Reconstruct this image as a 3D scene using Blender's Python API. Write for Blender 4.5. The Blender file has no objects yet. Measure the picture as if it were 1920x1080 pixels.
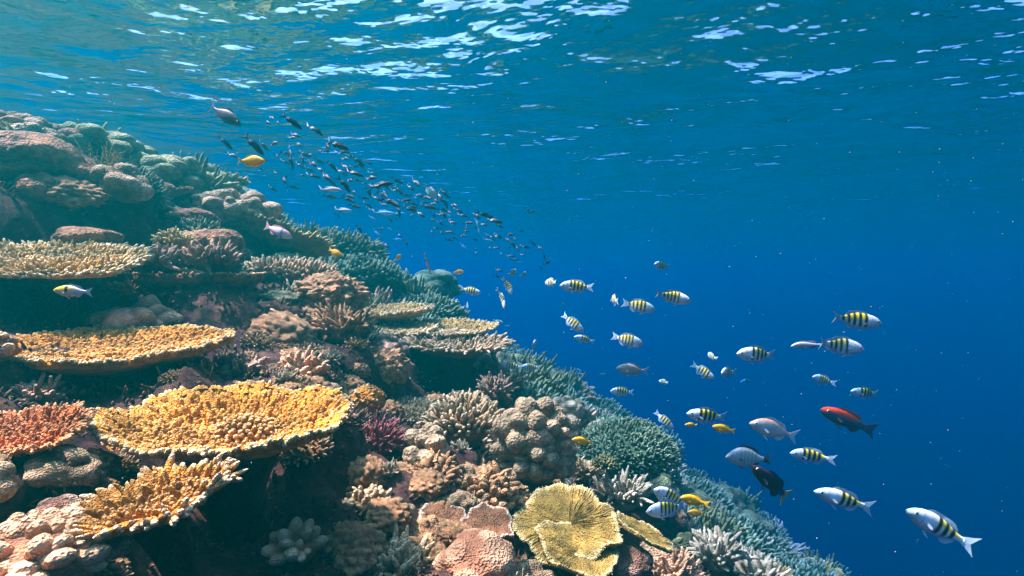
import bpy, math, random
import numpy as np
from mathutils import Matrix, Vector, Euler
R = math.radians
rnd = random.Random(7)
rng = np.random.default_rng(11)
S = bpy.context.scene
COL = S.collection

# ------------------------------------------------------------------ camera, world, sun, exposure
F = 1066.67          # focal length in photo pixels (1920 wide)
cam_d = bpy.data.cameras.new("camera"); cam_d.lens = 20.0; cam_d.sensor_width = 36.0
cam_d.clip_start = 0.05; cam_d.clip_end = 1000
cam = bpy.data.objects.new("camera", cam_d); COL.objects.link(cam)
cam.location = (0, 0, 0); cam.rotation_euler = (R(90), 0, 0)
S.camera = cam
SURF = 2.15          # height of the water surface above the camera
SUN = Vector((-0.47, 0.10, 0.86)).normalized()
w = bpy.data.worlds.new("World"); S.world = w; w.use_nodes = True
nt = w.node_tree; nt.nodes.clear()
sky = nt.nodes.new("ShaderNodeTexSky"); sky.sky_type = 'NISHITA'; sky.sun_disc = False
sky.sun_elevation = math.asin(SUN.z); sky.sun_rotation = math.atan2(SUN.x, SUN.y)
bg = nt.nodes.new("ShaderNodeBackground"); bg.inputs[1].default_value = 0.085; sky.dust_density = 5.0; sky.air_density = 0.6
wo = nt.nodes.new("ShaderNodeOutputWorld")
nt.links.new(sky.outputs[0], bg.inputs[0]); nt.links.new(bg.outputs[0], wo.inputs[0])
sl = bpy.data.lights.new("sun", 'SUN'); sl.energy = 5.0; sl.angle = R(0.8); sl.color = (1.0, 0.58, 0.41)
so = bpy.data.objects.new("sun", sl); COL.objects.link(so)
so.rotation_euler = SUN.to_track_quat('Z', 'Y').to_euler(); so.location = (0, 0, 20)
S.view_settings.view_transform = 'Standard'; S.view_settings.look = 'None'
S.view_settings.exposure = 3.6; S.view_settings.gamma = 1.0
S.render.engine = 'CYCLES'
cy = S.cycles
cy.use_denoising = True
cy.volume_bounces = 0; cy.max_bounces = 4; cy.diffuse_bounces = 2; cy.glossy_bounces = 2
cy.transparent_max_bounces = 8; cy.transmission_bounces = 2
cy.caustics_reflective = False; cy.caustics_refractive = False
cy.sample_clamp_indirect = 3.0

def P(px, py, t):
    return Vector(((px - 960) / F * t, t, (540 - py) / F * t))

# ------------------------------------------------------------------ numpy noise
_perm = np.random.default_rng(5).permutation(512)
_perm = np.concatenate([_perm, _perm])
_g = np.random.default_rng(6).normal(size=(512, 3)); _g /= np.linalg.norm(_g, axis=1)[:, None]
def perlin(p):
    p = np.asarray(p, float); i = np.floor(p).astype(int); f = p - i
    u = f * f * f * (f * (f * 6 - 15) + 10)
    out = 0
    for dx in (0, 1):
        for dy in (0, 1):
            for dz in (0, 1):
                h = _perm[(_perm[(_perm[(i[:, 0] + dx) & 511] + i[:, 1] + dy) & 511] + i[:, 2] + dz) & 511]
                g = _g[h]
                d = g[:, 0] * (f[:, 0] - dx) + g[:, 1] * (f[:, 1] - dy) + g[:, 2] * (f[:, 2] - dz)
                wx = u[:, 0] if dx else 1 - u[:, 0]; wy = u[:, 1] if dy else 1 - u[:, 1]; wz = u[:, 2] if dz else 1 - u[:, 2]
                out = out + d * wx * wy * wz
    return out
def fbm(p, o=4, billow=False):
    p = np.asarray(p, float); a = 1.0; s = 0; n = 0
    for k in range(o):
        v = perlin(p * 2 ** k + 17.3 * k)
        if billow: v = 0.4 - np.abs(v) * 2
        s = s + v * a; n += a; a *= 0.5
    return s / n
def worley(p):
    """distance to the nearest jittered cell point, and a random value of that cell"""
    p = np.asarray(p, float); i = np.floor(p).astype(int); best = np.full(len(p), 9.0); val = np.zeros(len(p))
    for dx in (-1, 0, 1):
        for dy in (-1, 0, 1):
            for dz in (-1, 0, 1):
                c = i + (dx, dy, dz)
                h = _perm[(_perm[(_perm[c[:, 0] & 511] + c[:, 1]) & 511] + c[:, 2]) & 511]
                q = c + 0.5 + _g[h] * 0.42
                d = np.linalg.norm(p - q, axis=1); m = d < best
                best[m] = d[m]; val[m] = h[m] / 511.0
    return best, val

# ------------------------------------------------------------------ mesh building
class MB:
    def __init__(s): s.v = []; s.q = []; s.t = []; s.a = []; s.c = []; s.n = 0
    def add(s, v, quads=None, tris=None, tip=None, col=None):
        v = np.asarray(v, float).reshape(-1, 3)
        if quads is not None and len(quads): s.q.append(np.asarray(quads, int).reshape(-1, 4) + s.n)
        if tris is not None and len(tris): s.t.append(np.asarray(tris, int).reshape(-1, 3) + s.n)
        s.v.append(v)
        s.a.append(np.zeros(len(v)) if tip is None else np.broadcast_to(np.asarray(tip, float), (len(v),)))
        s.c.append(np.ones((len(v), 3)) if col is None else np.broadcast_to(np.asarray(col, float), (len(v), 3)))
        s.n += len(v); return s
    def mesh(s, name, mat, smooth=True):
        v = np.concatenate(s.v); me = bpy.data.meshes.new(name)
        q = np.concatenate(s.q) if s.q else np.zeros((0, 4), int); t = np.concatenate(s.t) if s.t else np.zeros((0, 3), int)
        me.vertices.add(len(v)); me.vertices.foreach_set("co", v.astype(np.float32).ravel())
        me.loops.add(q.size + t.size); me.loops.foreach_set("vertex_index", np.concatenate([q.ravel(), t.ravel()]).astype(np.int32))
        me.polygons.add(len(q) + len(t))
        st = np.concatenate([np.arange(len(q)) * 4, q.size + np.arange(len(t)) * 3]).astype(np.int32)
        me.polygons.foreach_set("loop_start", st)
        me.polygons.foreach_set("loop_total", np.concatenate([np.full(len(q), 4), np.full(len(t), 3)]).astype(np.int32))
        me.polygons.foreach_set("use_smooth", np.full(len(q) + len(t), smooth))
        me.update(calc_edges=True); me.validate()
        at = me.attributes.new("tip", 'FLOAT', 'POINT'); at.data.foreach_set("value", np.concatenate(s.a).astype(np.float32))
        ca = me.attributes.new("col", 'FLOAT_COLOR', 'POINT')
        ca.data.foreach_set("color", np.concatenate([np.concatenate(s.c), np.ones((len(v), 1))], 1).astype(np.float32).ravel())
        me.materials.append(mat)
        return me
def obj(name, me, parent=None, loc=None, rot=None, scale=None):
    o = bpy.data.objects.new(name, me); COL.objects.link(o)
    if parent is not None: o.parent = parent
    if loc is not None: o.location = loc
    if rot is not None: o.rotation_euler = rot
    if scale is not None: o.scale = scale if hasattr(scale, '__len__') else (scale,) * 3
    return o
def tag(o, label=None, cat=None, group=None, kind=None):
    if label: o["label"] = label
    if cat: o["category"] = cat
    if group: o["group"] = group
    if kind: o["kind"] = kind
    return o
def copy_tree(o, parent=None):
    c = o.copy(); COL.objects.link(c); c.parent = parent
    for ch in o.children: copy_tree(ch, c)
    return c

def grid_quads(n, m, wrap=False):
    i, j = np.meshgrid(np.arange(n - 1), np.arange(m if wrap else m - 1), indexing='ij')
    j2 = (j + 1) % m
    return np.stack([i * m + j, (i + 1) * m + j, (i + 1) * m + j2, i * m + j2], -1).reshape(-1, 4)
def frames(d):
    d = d / np.linalg.norm(d, axis=1)[:, None]
    up = np.where(np.abs(d[:, 2:3]) > 0.9, [[1.0, 0, 0]], [[0, 0, 1.0]])
    u = np.cross(up, d); u /= np.linalg.norm(u, axis=1)[:, None]
    return d, u, np.cross(d, u)
PROF = [(0, 1.0), (0.3, 0.95), (0.6, 0.82), (0.85, 0.62), (0.96, 0.36)]
def fingers(mb, base, dirs, ln, rad, sides=6, bend=0.0, seed=0, prof=PROF, tip0=0.0, tip1=1.0):
    """stubby rounded branchlets, all at once"""
    r = np.random.default_rng(seed)
    base = np.asarray(base, float); n = len(base)
    ln = np.broadcast_to(np.asarray(ln, float), (n,)); rad = np.broadcast_to(np.asarray(rad, float), (n,))
    d, u, v = frames(np.asarray(dirs, float))
    bd = r.normal(size=(n, 3)) * bend
    a = np.arange(sides) * 2 * math.pi / sides
    ph = r.uniform(0, 6, n)
    rings = []
    tips = []
    for t, pr in prof:
        c = base + d * (ln * t)[:, None] + bd * (ln * t * t)[:, None]
        wob = 1 + r.uniform(-.12, .12, (n, sides))
        ca = np.cos(a[None] + ph[:, None]); sa = np.sin(a[None] + ph[:, None])
        rr = (rad * pr)[:, None] * wob
        rings.append(c[:, None] + u[:, None] * (ca * rr)[..., None] + v[:, None] * (sa * rr)[..., None])
        tips.append(np.full((n, sides), tip0 + (tip1 - tip0) * t))
    k = len(prof)
    V = np.stack(rings, 1).reshape(n, k * sides, 3)
    ap = base + d * ln[:, None] + bd * ln[:, None]
    V = np.concatenate([V, ap[:, None]], 1); m = k * sides + 1
    T = np.concatenate([np.stack(tips, 1).reshape(n, -1), np.full((n, 1), tip1)], 1)
    q = grid_quads(k, sides, True)[:, ::-1]
    tr = np.array([[(k - 1) * sides + j, (k - 1) * sides + (j + 1) % sides, k * sides] for j in range(sides)])
    off = (np.arange(n) * m)[:, None, None]
    mb.add(V.reshape(-1, 3), (q[None] + off).reshape(-1, 4), (tr[None] + off).reshape(-1, 3), T.reshape(-1))

import bmesh
_ico = {}
def ico(sub):
    if sub not in _ico:
        bm = bmesh.new(); bmesh.ops.create_icosphere(bm, subdivisions=sub, radius=1)
        _ico[sub] = (np.array([v.co[:] for v in bm.verts]), np.array([[v.index for v in f.verts] for f in bm.faces])); bm.free()
    return _ico[sub]
def fib(n, zmin=-0.1, seed=0, jit=0.0):
    k = np.arange(n) + 0.5; z = 1 - (1 - zmin) * k / n; ph = k * 2.399963
    r = np.sqrt(np.maximum(0, 1 - z * z)); p = np.stack([r * np.cos(ph), r * np.sin(ph), z], 1)
    if jit: p += np.random.default_rng(seed).normal(size=p.shape) * jit; p /= np.linalg.norm(p, axis=1)[:, None]
    return p

# ------------------------------------------------------------------ materials
def nmat(name):
    m = bpy.data.materials.new(name); m.use_nodes = True; nt = m.node_tree
    b = nt.nodes["Principled BSDF"]; return m, nt, b, nt.nodes.new, nt.links.new
def rgb(c): return (c[0], c[1], c[2], 1)
def coral_mat(name, base, tip, lo=0.55, hi=0.95, var=0.35, scale=30, rough=0.75, bump=0.4, dark=None, vs=7):
    if not name.startswith(('yellow', 'ochre', 'orange', 'green', 'tan_table', 'olive', 'maroon', 'massive')):
        base = tuple(a * k for a, k in zip(base, (.80, .66, .50))); tip = tuple(a * k for a, k in zip(tip, (.92, .80, .62)))
    m, nt, b, N, L = nmat(name)
    at = N("ShaderNodeAttribute"); at.attribute_name = "tip"
    tc = N("ShaderNodeTexCoord"); no = N("ShaderNodeTexNoise"); no.inputs["Scale"].default_value = scale; no.inputs["Detail"].default_value = 5
    L(tc.outputs["Object"], no.inputs["Vector"])
    n2 = N("ShaderNodeTexNoise"); n2.inputs["Scale"].default_value = scale * 0.16; n2.inputs["Detail"].default_value = 3
    L(tc.outputs["Object"], n2.inputs["Vector"])
    mr = N("ShaderNodeMapRange"); mr.inputs[1].default_value = lo; mr.inputs[2].default_value = hi
    L(at.outputs["Fac"], mr.inputs[0])
    mx = N("ShaderNodeMix"); mx.data_type = 'RGBA'; mx.inputs[6].default_value = rgb(base); mx.inputs[7].default_value = rgb(tip)
    L(mr.outputs[0], mx.inputs[0])
    cr = N("ShaderNodeValToRGB"); e = cr.color_ramp.elements
    d = dark or 1 - var * 1.6
    e[0].position = 0.3; e[0].color = (d, d * .97, d * .92, 1); e[1].position = 0.72; e[1].color = (1 + var * .3, 1 + var * .3, 1 + var * .25, 1)
    L(no.outputs[0], cr.inputs[0])
    mu = N("ShaderNodeMix"); mu.data_type = 'RGBA'; mu.blend_type = 'MULTIPLY'; mu.inputs[0].default_value = 1
    L(mx.outputs[2], mu.inputs[6]); L(cr.outputs[0], mu.inputs[7])
    cr2 = N("ShaderNodeValToRGB"); e = cr2.color_ramp.elements
    e[0].position = 0.35; e[0].color = (1 - var, 1 - var * .85, 1 - var * 1.0, 1); e[1].position = 0.65; e[1].color = (1.1, 1.06, 1.0, 1)
    L(n2.outputs[0], cr2.inputs[0])
    mu2 = N("ShaderNodeMix"); mu2.data_type = 'RGBA'; mu2.blend_type = 'MULTIPLY'; mu2.inputs[0].default_value = 1
    L(mu.outputs[2], mu2.inputs[6]); L(cr2.outputs[0], mu2.inputs[7])
    L(mu2.outputs[2], b.inputs["Base Color"]); b.inputs["Roughness"].default_value = rough
    b.inputs["Specular IOR Level"].default_value = 0.2
    if bump:
        n3 = N("ShaderNodeTexNoise"); n3.inputs["Scale"].default_value = scale * 4; n3.inputs["Detail"].default_value = 3
        L(tc.outputs["Object"], n3.inputs["Vector"])
        vo = N("ShaderNodeTexVoronoi"); vo.inputs["Scale"].default_value = scale * vs; L(tc.outputs["Object"], vo.inputs["Vector"])
        am = N("ShaderNodeMath"); am.operation = 'ADD'; L(n3.outputs[0], am.inputs[0]); L(vo.outputs["Distance"], am.inputs[1])
        bp = N("ShaderNodeBump"); bp.inputs["Strength"].default_value = min(1, bump * 1.8); bp.inputs["Distance"].default_value = 0.012
        L(am.outputs[0], bp.inputs["Height"]); L(bp.outputs[0], b.inputs["Normal"])
    return m
def fish_mat():
    m, nt, b, N, L = nmat("fish_skin")
    at = N("ShaderNodeAttribute"); at.attribute_name = "col"
    tc = N("ShaderNodeTexCoord"); vo = N("ShaderNodeTexVoronoi"); vo.inputs["Scale"].default_value = 70
    L(tc.outputs["Object"], vo.inputs["Vector"])
    mr = N("ShaderNodeMapRange"); mr.inputs[1].default_value = 0; mr.inputs[2].default_value = 0.8; mr.inputs[3].default_value = 1.06; mr.inputs[4].default_value = 0.88
    L(vo.outputs["Distance"], mr.inputs[0])
    mu = N("ShaderNodeMix"); mu.data_type = 'RGBA'; mu.blend_type = 'MULTIPLY'; mu.inputs[0].default_value = 1
    L(at.outputs["Color"], mu.inputs[6]); L(mr.outputs[0], mu.inputs[7])
    L(mu.outputs[2], b.inputs["Base Color"]); b.inputs["Roughness"].default_value = 0.5
    b.inputs["Specular IOR Level"].default_value = 0.3
    return m
M_FISH = fish_mat()
CM = {
 'yellow': coral_mat("yellow_coral", (0.76, 0.33, 0.022), (1.0, 0.76, 0.40), 0.74, 1.0),
 'ochre':  coral_mat("ochre_coral", (0.62, 0.27, 0.03), (0.95, 0.72, 0.42), 0.75, 1.0),
 'orange': coral_mat("orange_coral", (0.62, 0.17, 0.03), (0.8, 0.45, 0.2), 0.7, 1.0),
 'cream':  coral_mat("cream_coral", (0.44, 0.26, 0.10), (1.0, 0.90, 0.66), 0.35, 1.0),
 'olive':  coral_mat("olive_coral", (0.36, 0.235, 0.04), (0.80, 0.64, 0.26), 0.45, 1.0),
 'green':  coral_mat("green_coral", (0.085, 0.16, 0.075), (0.40, 0.52, 0.30), 0.45, 1.0),
 'grey':   coral_mat("grey_coral", (0.28, 0.29, 0.20), (0.62, 0.62, 0.46), 0.4, 1.0),
 'maroon': coral_mat("maroon_coral", (0.34, 0.03, 0.045), (0.75, 0.38, 0.36), 0.7, 1.0),
 'massive': coral_mat("massive_coral", (0.30, 0.185, 0.088), (0.62, 0.44, 0.24), 0.0, 1.0, scale=26, var=0.42, vs=3, bump=.55),
 'brown':  coral_mat("brown_coral", (0.20, 0.095, 0.045), (0.42, 0.23, 0.11), 0.0, 1.0, scale=26, var=0.45, vs=2.5, bump=.55),
 'pink':   coral_mat("pink_coral", (0.46, 0.24, 0.15), (0.95, 0.66, 0.46), 0.2, 1.0, scale=20),
 'knobby': coral_mat("knobby_coral", (0.36, 0.19, 0.09), (0.85, 0.56, 0.32), 0.1, 1.0, scale=26, var=0.45),
 'lilac':  coral_mat("lilac_rubble", (0.28, 0.17, 0.13), (0.75, 0.55, 0.46), 0.1, 1.0, scale=26, var=0.45),
 'gold':   coral_mat('tan_table_coral', (0.68, 0.41, 0.06), (1.0, 0.88, 0.55), 0.6, 1.0),
 'stalk':  coral_mat('shade_dark_base', (0.05, 0.022, 0.018), (0.1, 0.06, 0.04), 0.5, 1.0, scale=18, var=.5),  # stalks coloured dark so the space under the tables reads as shade
 'shelf':  coral_mat('tan_shelf_coral', (0.36, 0.19, 0.10), (0.95, 0.85, 0.74), 0.55, 1.0, scale=26, var=.4),
 'pale':   coral_mat("pale_coral", (0.38, 0.38, 0.28), (0.85, 0.85, 0.72), 0.3, 1.0),
 'teal':   coral_mat("dull_green_coral", (0.10, 0.14, 0.07), (0.34, 0.42, 0.22), 0.2, 1.0, scale=26, var=.42, vs=3, bump=.55),
}

# ------------------------------------------------------------------ the reef slope (terrain)
HERO = []      # (x, y, z_of_ground, radius)
def base_h(x, y):
    h = -0.98 - np.where(x < 0, .64, .625) * x - 0.05 * np.maximum(0, x - 0.3) ** 1.5
    h = h - 0.42 * np.maximum(0, y - 8.5) - 0.02 * np.maximum(0, y - 8.5) ** 2
    h = h - .30 * np.clip((y - 4.5) / 3, 0, 1) * np.clip((.8 - x) / 1.0, 0, 1)
    lim = 1.12
    h = np.where(h > lim - .6, lim - .6 + .6 * np.tanh((h - lim + .6) / .6), h)
    return h
def terrain_h(x, y, fine=True):
    x = np.asarray(x, float); y = np.asarray(y, float)
    sh = x.shape; x = x.ravel(); y = y.ravel()
    p = np.stack([x, y, np.zeros_like(x)], 1)
    h = base_h(x, y)
    h = h + 0.34 * perlin(p * 0.8 + 3.1) + 0.16 * perlin(p * 1.9 + 9.7)
    # ledges
    st = 0.34; k = h / st + 0.5 * perlin(p * 0.9 + 40); fl = np.floor(k); fr = k - fl
    h = h + st * 0.62 * ((fl + np.clip((fr - .5) * 3.2 + .5, 0, 1)) - k)
    for (hx, hy, hz, hr) in HERO:
        wgt = np.exp(-(((x - hx) ** 2 + (y - hy) ** 2) / (hr * hr)) ** 1.3)
        h = h * (1 - wgt) + hz * wgt
    h = h - .28 * np.clip((1.5 - y) / .7, 0, 1.6)
    # keep clear of the camera
    dc = np.sqrt(x * x + y * y)
    h = np.minimum(h, -0.35 + 0.9 * np.maximum(0, dc - 0.35))
    if fine:
        d, v = worley(np.stack([x, y, h], 1) * 3.0 + 5)
        h = h + 0.085 * (0.55 - d) * (0.4 + v)
        d, v = worley(np.stack([x, y, h * 1.0], 1) * 9.0)
        h = h + 0.034 * (0.55 - d) * (0.3 + v)
        h = h + 0.03 * fbm(np.stack([x, y, h], 1) * 7, 4, True)
    return h.reshape(sh)

# ------------------------------------------------------------------ coral builders
def outline(a, seed, amp):
    """irregular rim radius"""
    c = np.stack([np.cos(a) * 1.3 + seed * 3.7, np.sin(a) * 1.3, np.full_like(a, seed * 1.9)], 1)
    return 1 + amp * perlin(c) * 1.8 + amp * 0.55 * perlin(c * 2.7) + amp * 0.3 * perlin(c * 6)
def table_parts(rx, ry, n, fl, fr, mat, seed=1, amp=0.16, bowl=0.05, thick=0.03, stalk=0.25, lean=0.75, clump=None, sides=6, notch=None, tipmat=None, cone=0.35):
    """plate, branchlets and stalk meshes of a table coral, top at z = 0"""
    nr, na = 26, 120
    a = np.arange(na) * 2 * math.pi / na
    ro = outline(a, seed, amp)
    if notch:
        for (na0, nw, nd) in notch:
            ro = ro * (1 - nd * np.exp(-((np.angle(np.exp(1j * (a - na0)))) / nw) ** 2))
    def surf(rr, aa):
        k = np.interp(aa % (2 * math.pi), np.append(a, 2 * math.pi), np.append(ro, ro[0]))
        x = rr * k * np.cos(aa) * rx; y = rr * k * np.sin(aa) * ry
        p = np.stack([x / rx * 2.2 + seed, y / ry * 2.2, np.full_like(x, seed * 1.0)], 1)
        z = bowl * rr ** 2.2 + 0.5 * bowl * perlin(p) + 0.012 * perlin(p * 3)
        return np.stack([x, y, z], 1)
    r = np.linspace(0.0, 1, nr) ** 0.8
    RR, AA = np.meshgrid(r, a, indexing='ij')
    top = surf(RR.ravel(), AA.ravel())
    bot = top.copy(); rr = RR.ravel()
    bot[:, 2] -= thick * (0.25 + 0.75 * (1 - rr)) + cone * rx * 0.35 * (1 - rr) ** 2.2
    mb = MB()
    q = grid_quads(nr, na, True)
    mb.add(top, q, None, 0.0); mb.add(bot, q[:, ::-1], None, 0.0)
    e = (nr - 1) * na; b0 = nr * na
    j = np.arange(na); mb.q.append(np.stack([e + j, b0 + e + j, b0 + e + (j + 1) % na, e + (j + 1) % na], 1))
    plate = mb.mesh("plate", mat)
    # branchlets
    rg = np.random.default_rng(seed + 100)
    k = np.arange(n) + 0.5; rr = np.sqrt(k / n); aa = k * 2.399963 + rg.normal(size=n) * 0.05
    ne = int(2.2 * math.pi * math.sqrt(n) * 0.8)
    rr = np.concatenate([np.clip(rr + rg.normal(size=n) * 0.012, 0.02, 0.985), np.full(ne, 0.985)])
    aa = np.concatenate([aa, np.arange(ne) * 2 * math.pi / ne + rg.normal(size=ne) * .02])
    p = surf(rr, aa); p[:, 2] -= 0.003
    out = np.stack([np.cos(aa) * rx, np.sin(aa) * ry, np.zeros_like(aa)], 1); out /= np.linalg.norm(out, axis=1)[:, None]
    tilt = lean * rr ** 3 * 1.25
    d = out * np.sin(np.minimum(tilt, 1.25))[:, None] + np.array([0, 0, 1.0]) * np.cos(np.minimum(tilt, 1.25))[:, None]
    d += rg.normal(size=d.shape) * 0.11
    var = 0.75 + 0.5 * rg.random(len(rr)) + 0.6 * perlin(p * 9 / rx * .4 + seed)
    var = np.clip(var, .12, 2)
    mb = MB()
    # tip brightness: only the growing edge is pale
    L1 = fl * var * (0.75 + 0.45 * rr); R1 = fr * (0.8 + 0.4 * rg.random(len(rr)))
    m_e = rr > 0.93
    m_i = rr <= .84; fingers(mb, p[m_i], d[m_i], L1[m_i], R1[m_i], sides, 0.15, seed, tip1=0.86)
    m_m = (rr > .84) & ~m_e; fingers(mb, p[m_m], d[m_m], L1[m_m], R1[m_m], sides, .15, seed + 2, tip1=1.0)
    fingers(mb, p[m_e], d[m_e], L1[m_e] * 1.05, R1[m_e] * 1.05, sides, 0.15, seed + 1, tip1=1.15)
    if clump:
        cx, cy_, cr, chh, cn = clump
        u = fib(cn, 0.0, seed, 0.05); b = u * (cr, cr * .8, chh); c0 = surf(np.array([math.hypot(cx, cy_)]), np.array([math.atan2(cy_, cx)]))[0]
        vv, tt = ico(3); mb.add(vv * (cr * .93, cr * .75, chh * .9) + c0, None, tt, 0.3)
        fingers(mb, b + c0, u + (0, 0, .5), fl * .8, fr * 1.1, sides, 0.15, seed + 5, tip1=1.0)
    br = mb.mesh("branchlets", mat)
    # stalk
    mb = MB(); zz = np.linspace(0, 1, 9); aa = np.arange(18) * 2 * math.pi / 18
    Z, A = np.meshgrid(zz, aa, indexing='ij'); Z = Z.ravel(); A = A.ravel()
    rad = rx * (0.17 + 0.30 * (1 - Z) ** 3 + 0.14 * Z ** 2)
    x = rad * np.cos(A); y = rad * np.sin(A) * ry / rx; z = -0.6 * thick - stalk * Z
    pv = np.stack([x, y, z], 1); dn = perlin(pv * 12 + seed); pv[:, 0] *= 1 + .25 * dn; pv[:, 1] *= 1 + .25 * dn
    mb.add(pv, grid_quads(9, 18, True)[:, ::-1], None, 0.0)
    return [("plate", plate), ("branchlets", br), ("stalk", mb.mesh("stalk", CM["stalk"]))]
def dome_parts(rx, ry, rz, n, fl, fr, mat, seed=1, zmin=-0.15, up=0.35, sides=6, core=0.94, bend=0.15, jit=.14, tip1=1.0):
    """digitate mound: core with fingers standing out all round"""
    vv, tt = ico(4)
    k = 1 + 0.12 * perlin(vv * 2 + seed * 3.3)
    c = vv * k[:, None] * (rx, ry, rz) * core; mb = MB(); 
    dn = c[:, 2] < 0; c[dn, 0] *= 0.8; c[dn, 1] *= .8; c[dn, 2] *= .75
    mb.add(c, None, tt, 0.0); core_m = mb.mesh("core", mat)
    u = fib(n, zmin, seed, 0.04); kk = 1 + 0.12 * perlin(u * 2 + seed * 3.3)
    b = u * kk[:, None] * (rx, ry, rz) * (core - .02)
    d = u / np.array([rx, ry, rz]); d /= np.linalg.norm(d, axis=1)[:, None]
    d = d * 1.0 + np.array([0, 0, up]); rg = np.random.default_rng(seed); d += rg.normal(size=d.shape) * jit
    mb = MB()
    fingers(mb, b, d, fl * (0.7 + 0.6 * rg.random(n)), fr * (0.8 + .4 * rg.random(n)), sides, bend, seed, tip1=tip1)
    return [("core", core_m), ("branchlets", mb.mesh("branchlets", mat))]
def bush_parts(rad, h, n1, n2, r0, mat, seed=1, sides=6, spread=1.1, n3=0, lump=False):
    """branching bush: forked fingers growing from one base"""
    rg = np.random.default_rng(seed)
    u = fib(n1, math.cos(spread), seed, 0.08)
    b = np.zeros((n1, 3)) + u * (rad * .12, rad * .12, 0); ln = (0.5 + 0.15 * rg.random(n1))
    sc = np.array([rad, rad, h]); end = u * sc * ln[:, None]
    mb = MB(); L = np.linalg.norm(end - b, axis=1)
    fingers(mb, b, end - b, L, r0 * 1.5, sides, 0.05, seed, prof=[(0, 1), (.5, .9), (1, .75)], tip0=0, tip1=.35)
    bs = np.repeat(end, n2, 0) - np.repeat(end - b, n2, 0) * rg.uniform(0, .55, (n1 * n2, 1))
    d = np.repeat(u, n2, 0) + rg.normal(size=(n1 * n2, 3)) * 0.5 + (0, 0, .25)
    d /= np.linalg.norm(d, axis=1)[:, None]
    l2 = rad * (.28 + .25 * rg.random(n1 * n2))
    fingers(mb, bs, d, l2, r0 * (0.85 + .3 * rg.random(n1 * n2)), sides, 0.2, seed + 1, tip0=.3, tip1=1.0)
    if n3:
        m = n1 * n2; b3 = np.repeat(bs + d * l2[:, None] * .5, n3, 0); d3 = np.repeat(d, n3, 0) + rg.normal(size=(m * n3, 3)) * .7
        fingers(mb, b3, d3, rad * .16, r0 * .75, 5, 0.2, seed + 2, tip0=.5, tip1=1.0)
    vv, tt = ico(3); mb2 = MB(); mb2.add(vv * (rad * .42, rad * .42, h * .3) * (1 + .2 * perlin(vv * 2 + seed))[:, None], None, tt, 0.0)
    return [("base", mb2.mesh("base", mat)), ("branches", mb.mesh("branches", mat))]
def lobes_mesh(rx, ry, rz, n, lr, amp, mat, seed=1, sub=5, zmin=-.3, rough=0.03, jit=.12, name="massive"):
    """massive coral: one skin with rounded knobs"""
    vv, tt = ico(sub); u = fib(n, zmin, seed, jit); rg = np.random.default_rng(seed)
    R_ = lr * (0.6 + 0.75 * rg.random(n)); H = amp * (0.5 + 0.8 * rg.random(n))
    best = np.zeros(len(vv)); bump = np.zeros(len(vv))
    for i in range(n):
        d = np.linalg.norm(vv - u[i], axis=1) / R_[i]
        hgt = H[i] * np.sqrt(np.maximum(0, 1 - d * d)) 
        bump = np.maximum(bump, hgt)
    k = 1 - amp * .5 + bump + 0.16 * perlin(vv * 1.4 + seed * 2.1) + rough * perlin(vv * 9 + seed) + .075 * fbm(vv * 4 + seed * 3, 5, True) + .012 * (.5 - worley(vv * 13)[0])
    c = vv * k[:, None] * (rx, ry, rz)
    mb = MB(); mb.add(c, None, tt, np.clip(bump / (amp * 1.1), 0, 1)); return mb.mesh(name, mat)
def heads_mesh(rx, ry, rz, n, r, mat, seed=1, zmin=-.2, elong=1.25, name="heads"):
    """massive coral grown as a heap of rounded heads"""
    rg = np.random.default_rng(seed); u = fib(n, zmin, seed, .13); vv, tt = ico(3); mb = MB()
    mb.add(vv * (rx * .95, ry * .95, rz * .95) * (1 + .15 * perlin(vv * 2 + seed))[:, None], None, tt, 0.1)
    for i in range(n):
        q = r * (.55 + .75 * rg.random()); d = u[i] + (0, 0, .25); d /= np.linalg.norm(d)
        al = vv @ d; v = vv * (1 + .10 * perlin(vv * 1.3 + seed + i) * 2.4 + .07 * fbm(vv * 4 + i, 3, True))[:, None]
        v = v + np.outer(al, d) * (elong - 1) * (1 + rg.random())
        c = u[i] * (rx, ry, rz) * rg.uniform(.74, .98); v = v * (rg.uniform(.85, 1.3), rg.uniform(.85, 1.3), rg.uniform(.7, 1.0))
        mb.add(v * q + c, None, tt, np.clip(.45 + .5 * al, 0, 1))
    return mb.mesh(name, mat)
def crust_mesh(rx, ry, rz, mat, seed=1, cell=8.0, amp=0.30, sub=6, amp2=.14):
    """knobby crust: worley knobs over an uneven body"""
    vv, tt = ico(sub); s = vv * (1 + 0.22 * perlin(vv * 1.6 + seed * 4.4))[:, None]
    d, v = worley(s * cell * .45 + seed); d2, v2 = worley(s * cell * 1.1 + seed * 2)
    b = amp * (0.7 - d) * (0.5 + v) + amp2 * (0.6 - d2) * (.5 + v2) + 0.05 * fbm(s * 8, 4, True) + .03 * (.6 - worley(s * cell * 2.6)[0])
    c = s * (1 + b)[:, None] * (rx, ry, rz)
    mb = MB(); mb.add(c, None, tt, np.clip(0.35 + b / amp * .9, 0, 1)); return mb.mesh("crust", mat)
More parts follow.
